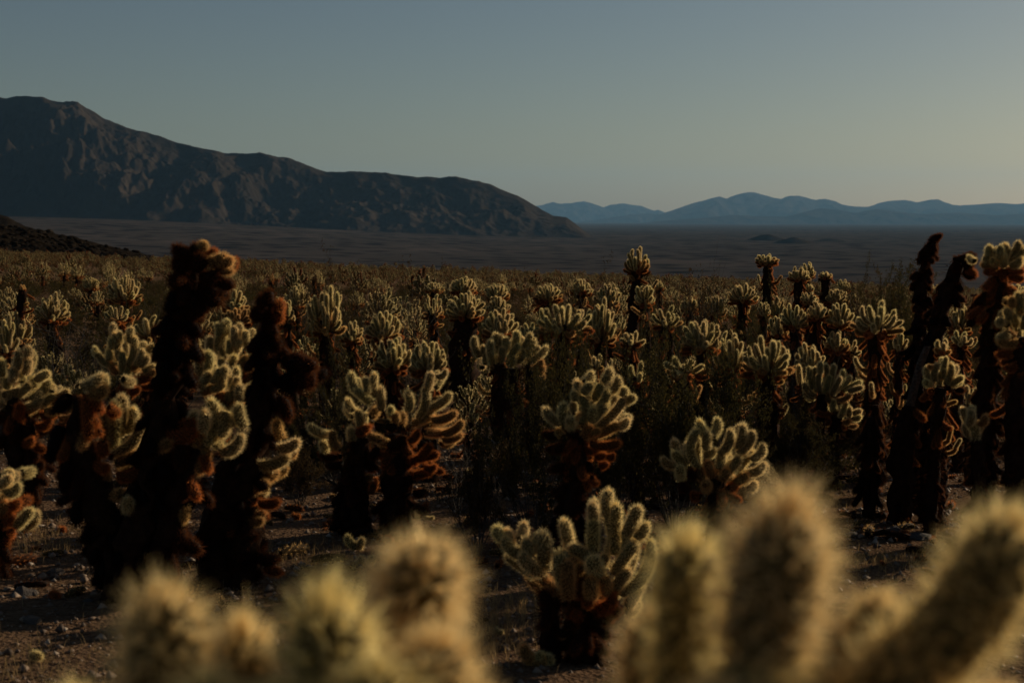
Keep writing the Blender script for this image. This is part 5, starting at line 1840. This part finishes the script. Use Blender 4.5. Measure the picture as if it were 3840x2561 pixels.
fallen("golden broken cholla branch lying on the ground at bottom centre", [(1985, 2490, 1962, 2420, 't', .9), (1970, 2488, 2050, 2505, 't', .9), (2010, 2490, 2030, 2450, 'g', .8), (2035, 2500, 2072, 2478, 'g', .95), (1990, 2500, 2000, 2510, 't', .9)])
fallen("two small golden joints on the ground by the blurred left ball", [(1345, 2125, 1358, 2090, 'g', .8), (1385, 2125, 1402, 2090, 'g', .8)])
fallen("pale young joints at the foot of the broad two-stemmed cholla", [(1340, 2070, 1300, 2010, 'g', .9), (1345, 2060, 1360, 2020, 'g', .8)])
fallen("short pale joint on the ground right of the broad cholla", [(1590, 1948, 1625, 1952, 'g', .6)])
fallen("pale spiny ball caught among dead grey branches", [(1755, 1800, 1760, 1765, 'g', 1.0)])
fallen("small rusty joint on the gravel left of the tall dark plant", [(225, 1995, 240, 1982, 'r', .8)])
fallen("rusty joint on the gravel right of the second dark plant", [(1100, 1948, 1122, 1935, 'r', .9)])
fallen("rusty joint on the gravel near the largest left rock", [(190, 2245, 220, 2238, 'r', .8)])
fallen("little pale joint in dry grass at lower left corner", [(120, 2472, 155, 2478, 'g', .7)])
fallen("pale joint by the grass at the edge of the front-centre shadow", [(1860, 2375, 1885, 2372, 'g', .6)])


def grass(patches, label):
    V, F = [], []
    q = np.random.default_rng(12)
    for (px, py, rx, ry, n, h) in patches:
        c = ground_hit(px, py)
        for i in range(n):
            x, y = c.x + q.normal(0, rx), c.y + q.normal(0, ry)
            if q.random() < .8:                      # tussocks
                x, y = c.x + round((x - c.x) / .06) * .06 + q.normal(0, .009), c.y + round((y - c.y) / .08) * .08 + q.normal(0, .009)
            z = ground_z(x, y) - .003
            hh = h * q.uniform(.4, 1.15)
            lx, ly = q.normal(0, .35) * hh, q.normal(0, .35) * hh
            w = .0011
            a = q.uniform(0, 3.14)
            dx, dy = math.cos(a) * w, math.sin(a) * w
            o = len(V)
            V += [(x - dx, y - dy, z), (x + dx, y + dy, z), (x + lx * .4 - dx * .7, y + ly * .4 - dy * .7, z + hh * .6), (x + lx * .4 + dx * .7, y + ly * .4 + dy * .7, z + hh * .6), (x + lx, y + ly, z + hh)]
            F += [(o, o + 1, o + 3), (o, o + 3, o + 2), (o + 2, o + 3, o + 4)]
    link("dry_grass", tri_mesh("dry_grass", np.array(V), np.array(F), [M_GRASS]), kind="stuff", label=label)


grass([(120, 2480, .22, .15, 350, .05), (60, 2560, .2, .1, 200, .06), (260, 2010, .25, .25, 700, .06), (150, 2040, .2, .2, 400, .05), (1170, 2090, .2, .25, 700, .06), (1850, 2350, .12, .25, 900, .06), (1960, 2290, .14, .15, 600, .06), (1800, 2420, .06, .2, 400, .07),
       (3230, 2110, .14, .14, 700, .05), (3400, 2110, .12, .12, 400, .06), (3260, 1880, .25, .2, 400, .05), (3500, 1620, .4, .5, 500, .09), (330, 1400, .5, .7, 900, .12), (3720, 2330, .2, .2, 300, .05), (700, 2150, .3, .3, 300, .06), (2980, 1900, .3, .3, 300, .06), (3100, 1560, .5, .4, 500, .12)],
      "thin dry yellow grass tufts on the gravel")

# ------------------------------------------------------------------ small trail sign at the far right
def trail_sign():
    d = 55.0
    c = at(3652, 1108, d)
    gz = ground_z(c.x, d)
    root = thing("trail_sign", Vector((c.x, d, gz)), "small brown trail sign on a post far out at right", "sign")
    def bx(name, lo, hi, mat):
        x0, y0, z0 = lo
        x1, y1, z1 = hi
        V = [(x0, y0, z0), (x1, y0, z0), (x1, y1, z0), (x0, y1, z0), (x0, y0, z1), (x1, y0, z1), (x1, y1, z1), (x0, y1, z1)]
        F = [(3, 2, 1, 0), (4, 5, 6, 7), (0, 1, 5, 4), (1, 2, 6, 5), (2, 3, 7, 6), (3, 0, 4, 7)]
        return link(name, mesh(name, V, F, [mat]), root)
    h = c.z - gz
    brown = bark_material("brown_sign_paint", (0.06, 0.022, 0.014), (0.09, 0.035, 0.022), 6)
    pale = bark_material("sign_border_paint", (0.20, 0.11, 0.08), (0.26, 0.15, 0.11), 6)
    bx("board", (-.13, -.012, h - .04), (.13, .012, h + .04), brown)
    bx("post", (-.03, .014, -.05), (.03, .05, h + .03), brown)
    for lo, hi in (((-.135, -.016, h + .035), (.135, -.0135, h + .045)), ((-.135, -.016, h - .045), (.135, -.0135, h - .035)), ((-.135, -.016, h - .034), (-.125, -.0135, h + .034)), ((-.01, -.016, h - .034), (.0, -.0135, h + .034))):
        bx("border_strip", lo, hi, pale)


trail_sign()


# things that would otherwise share a label are told apart from left to right
def tell_apart():
    by = {}
    for o in bpy.data.objects:
        if o.parent is None and o.get("category") and o.get("label"):
            by.setdefault(o["label"], []).append(o)
    for lb, os_ in by.items():
        if len(os_) < 2:
            continue
        os_.sort(key=lambda o: o.matrix_basis.translation.x / max(.1, o.matrix_basis.translation.y))
        names = {2: ("left-hand", "right-hand"), 3: ("left-hand", "middle", "right-hand")}.get(len(os_)) or ["leftmost"] + [f"{w}-from-left" for w in ("second", "third", "fourth", "fifth", "sixth", "seventh", "eighth", "ninth")]
        for o, n in zip(os_, names):
            o["label"] = f"{n} {lb}"


tell_apart()

# ------------------------------------------------------------------ haze
def build_haze():
    m, nt, out = new_mat("desert_haze")
    v = N(nt, "ShaderNodeVolumePrincipled")
    v.inputs["Color"].default_value = (0.30, 0.62, 1.0, 1)
    v.inputs["Density"].default_value = 0.95e-5
    v.inputs["Anisotropy"].default_value = 0.25
    nt.links.new(v.outputs[0], out.inputs["Volume"])
    x, y, z0, z1 = 66000, 66000, -540, 1700
    V = [(sx * x, sy * y, z) for z in (z0, z1) for sx, sy in ((-1, -1), (1, -1), (1, 1), (-1, 1))]
    F = [(3, 2, 1, 0), (4, 5, 6, 7), (0, 1, 5, 4), (1, 2, 6, 5), (2, 3, 7, 6), (3, 0, 4, 7)]
    me = mesh("haze", V, F, [m])
    link("haze", me, kind="stuff", label="thin blue desert haze filling the valley air")


build_haze()
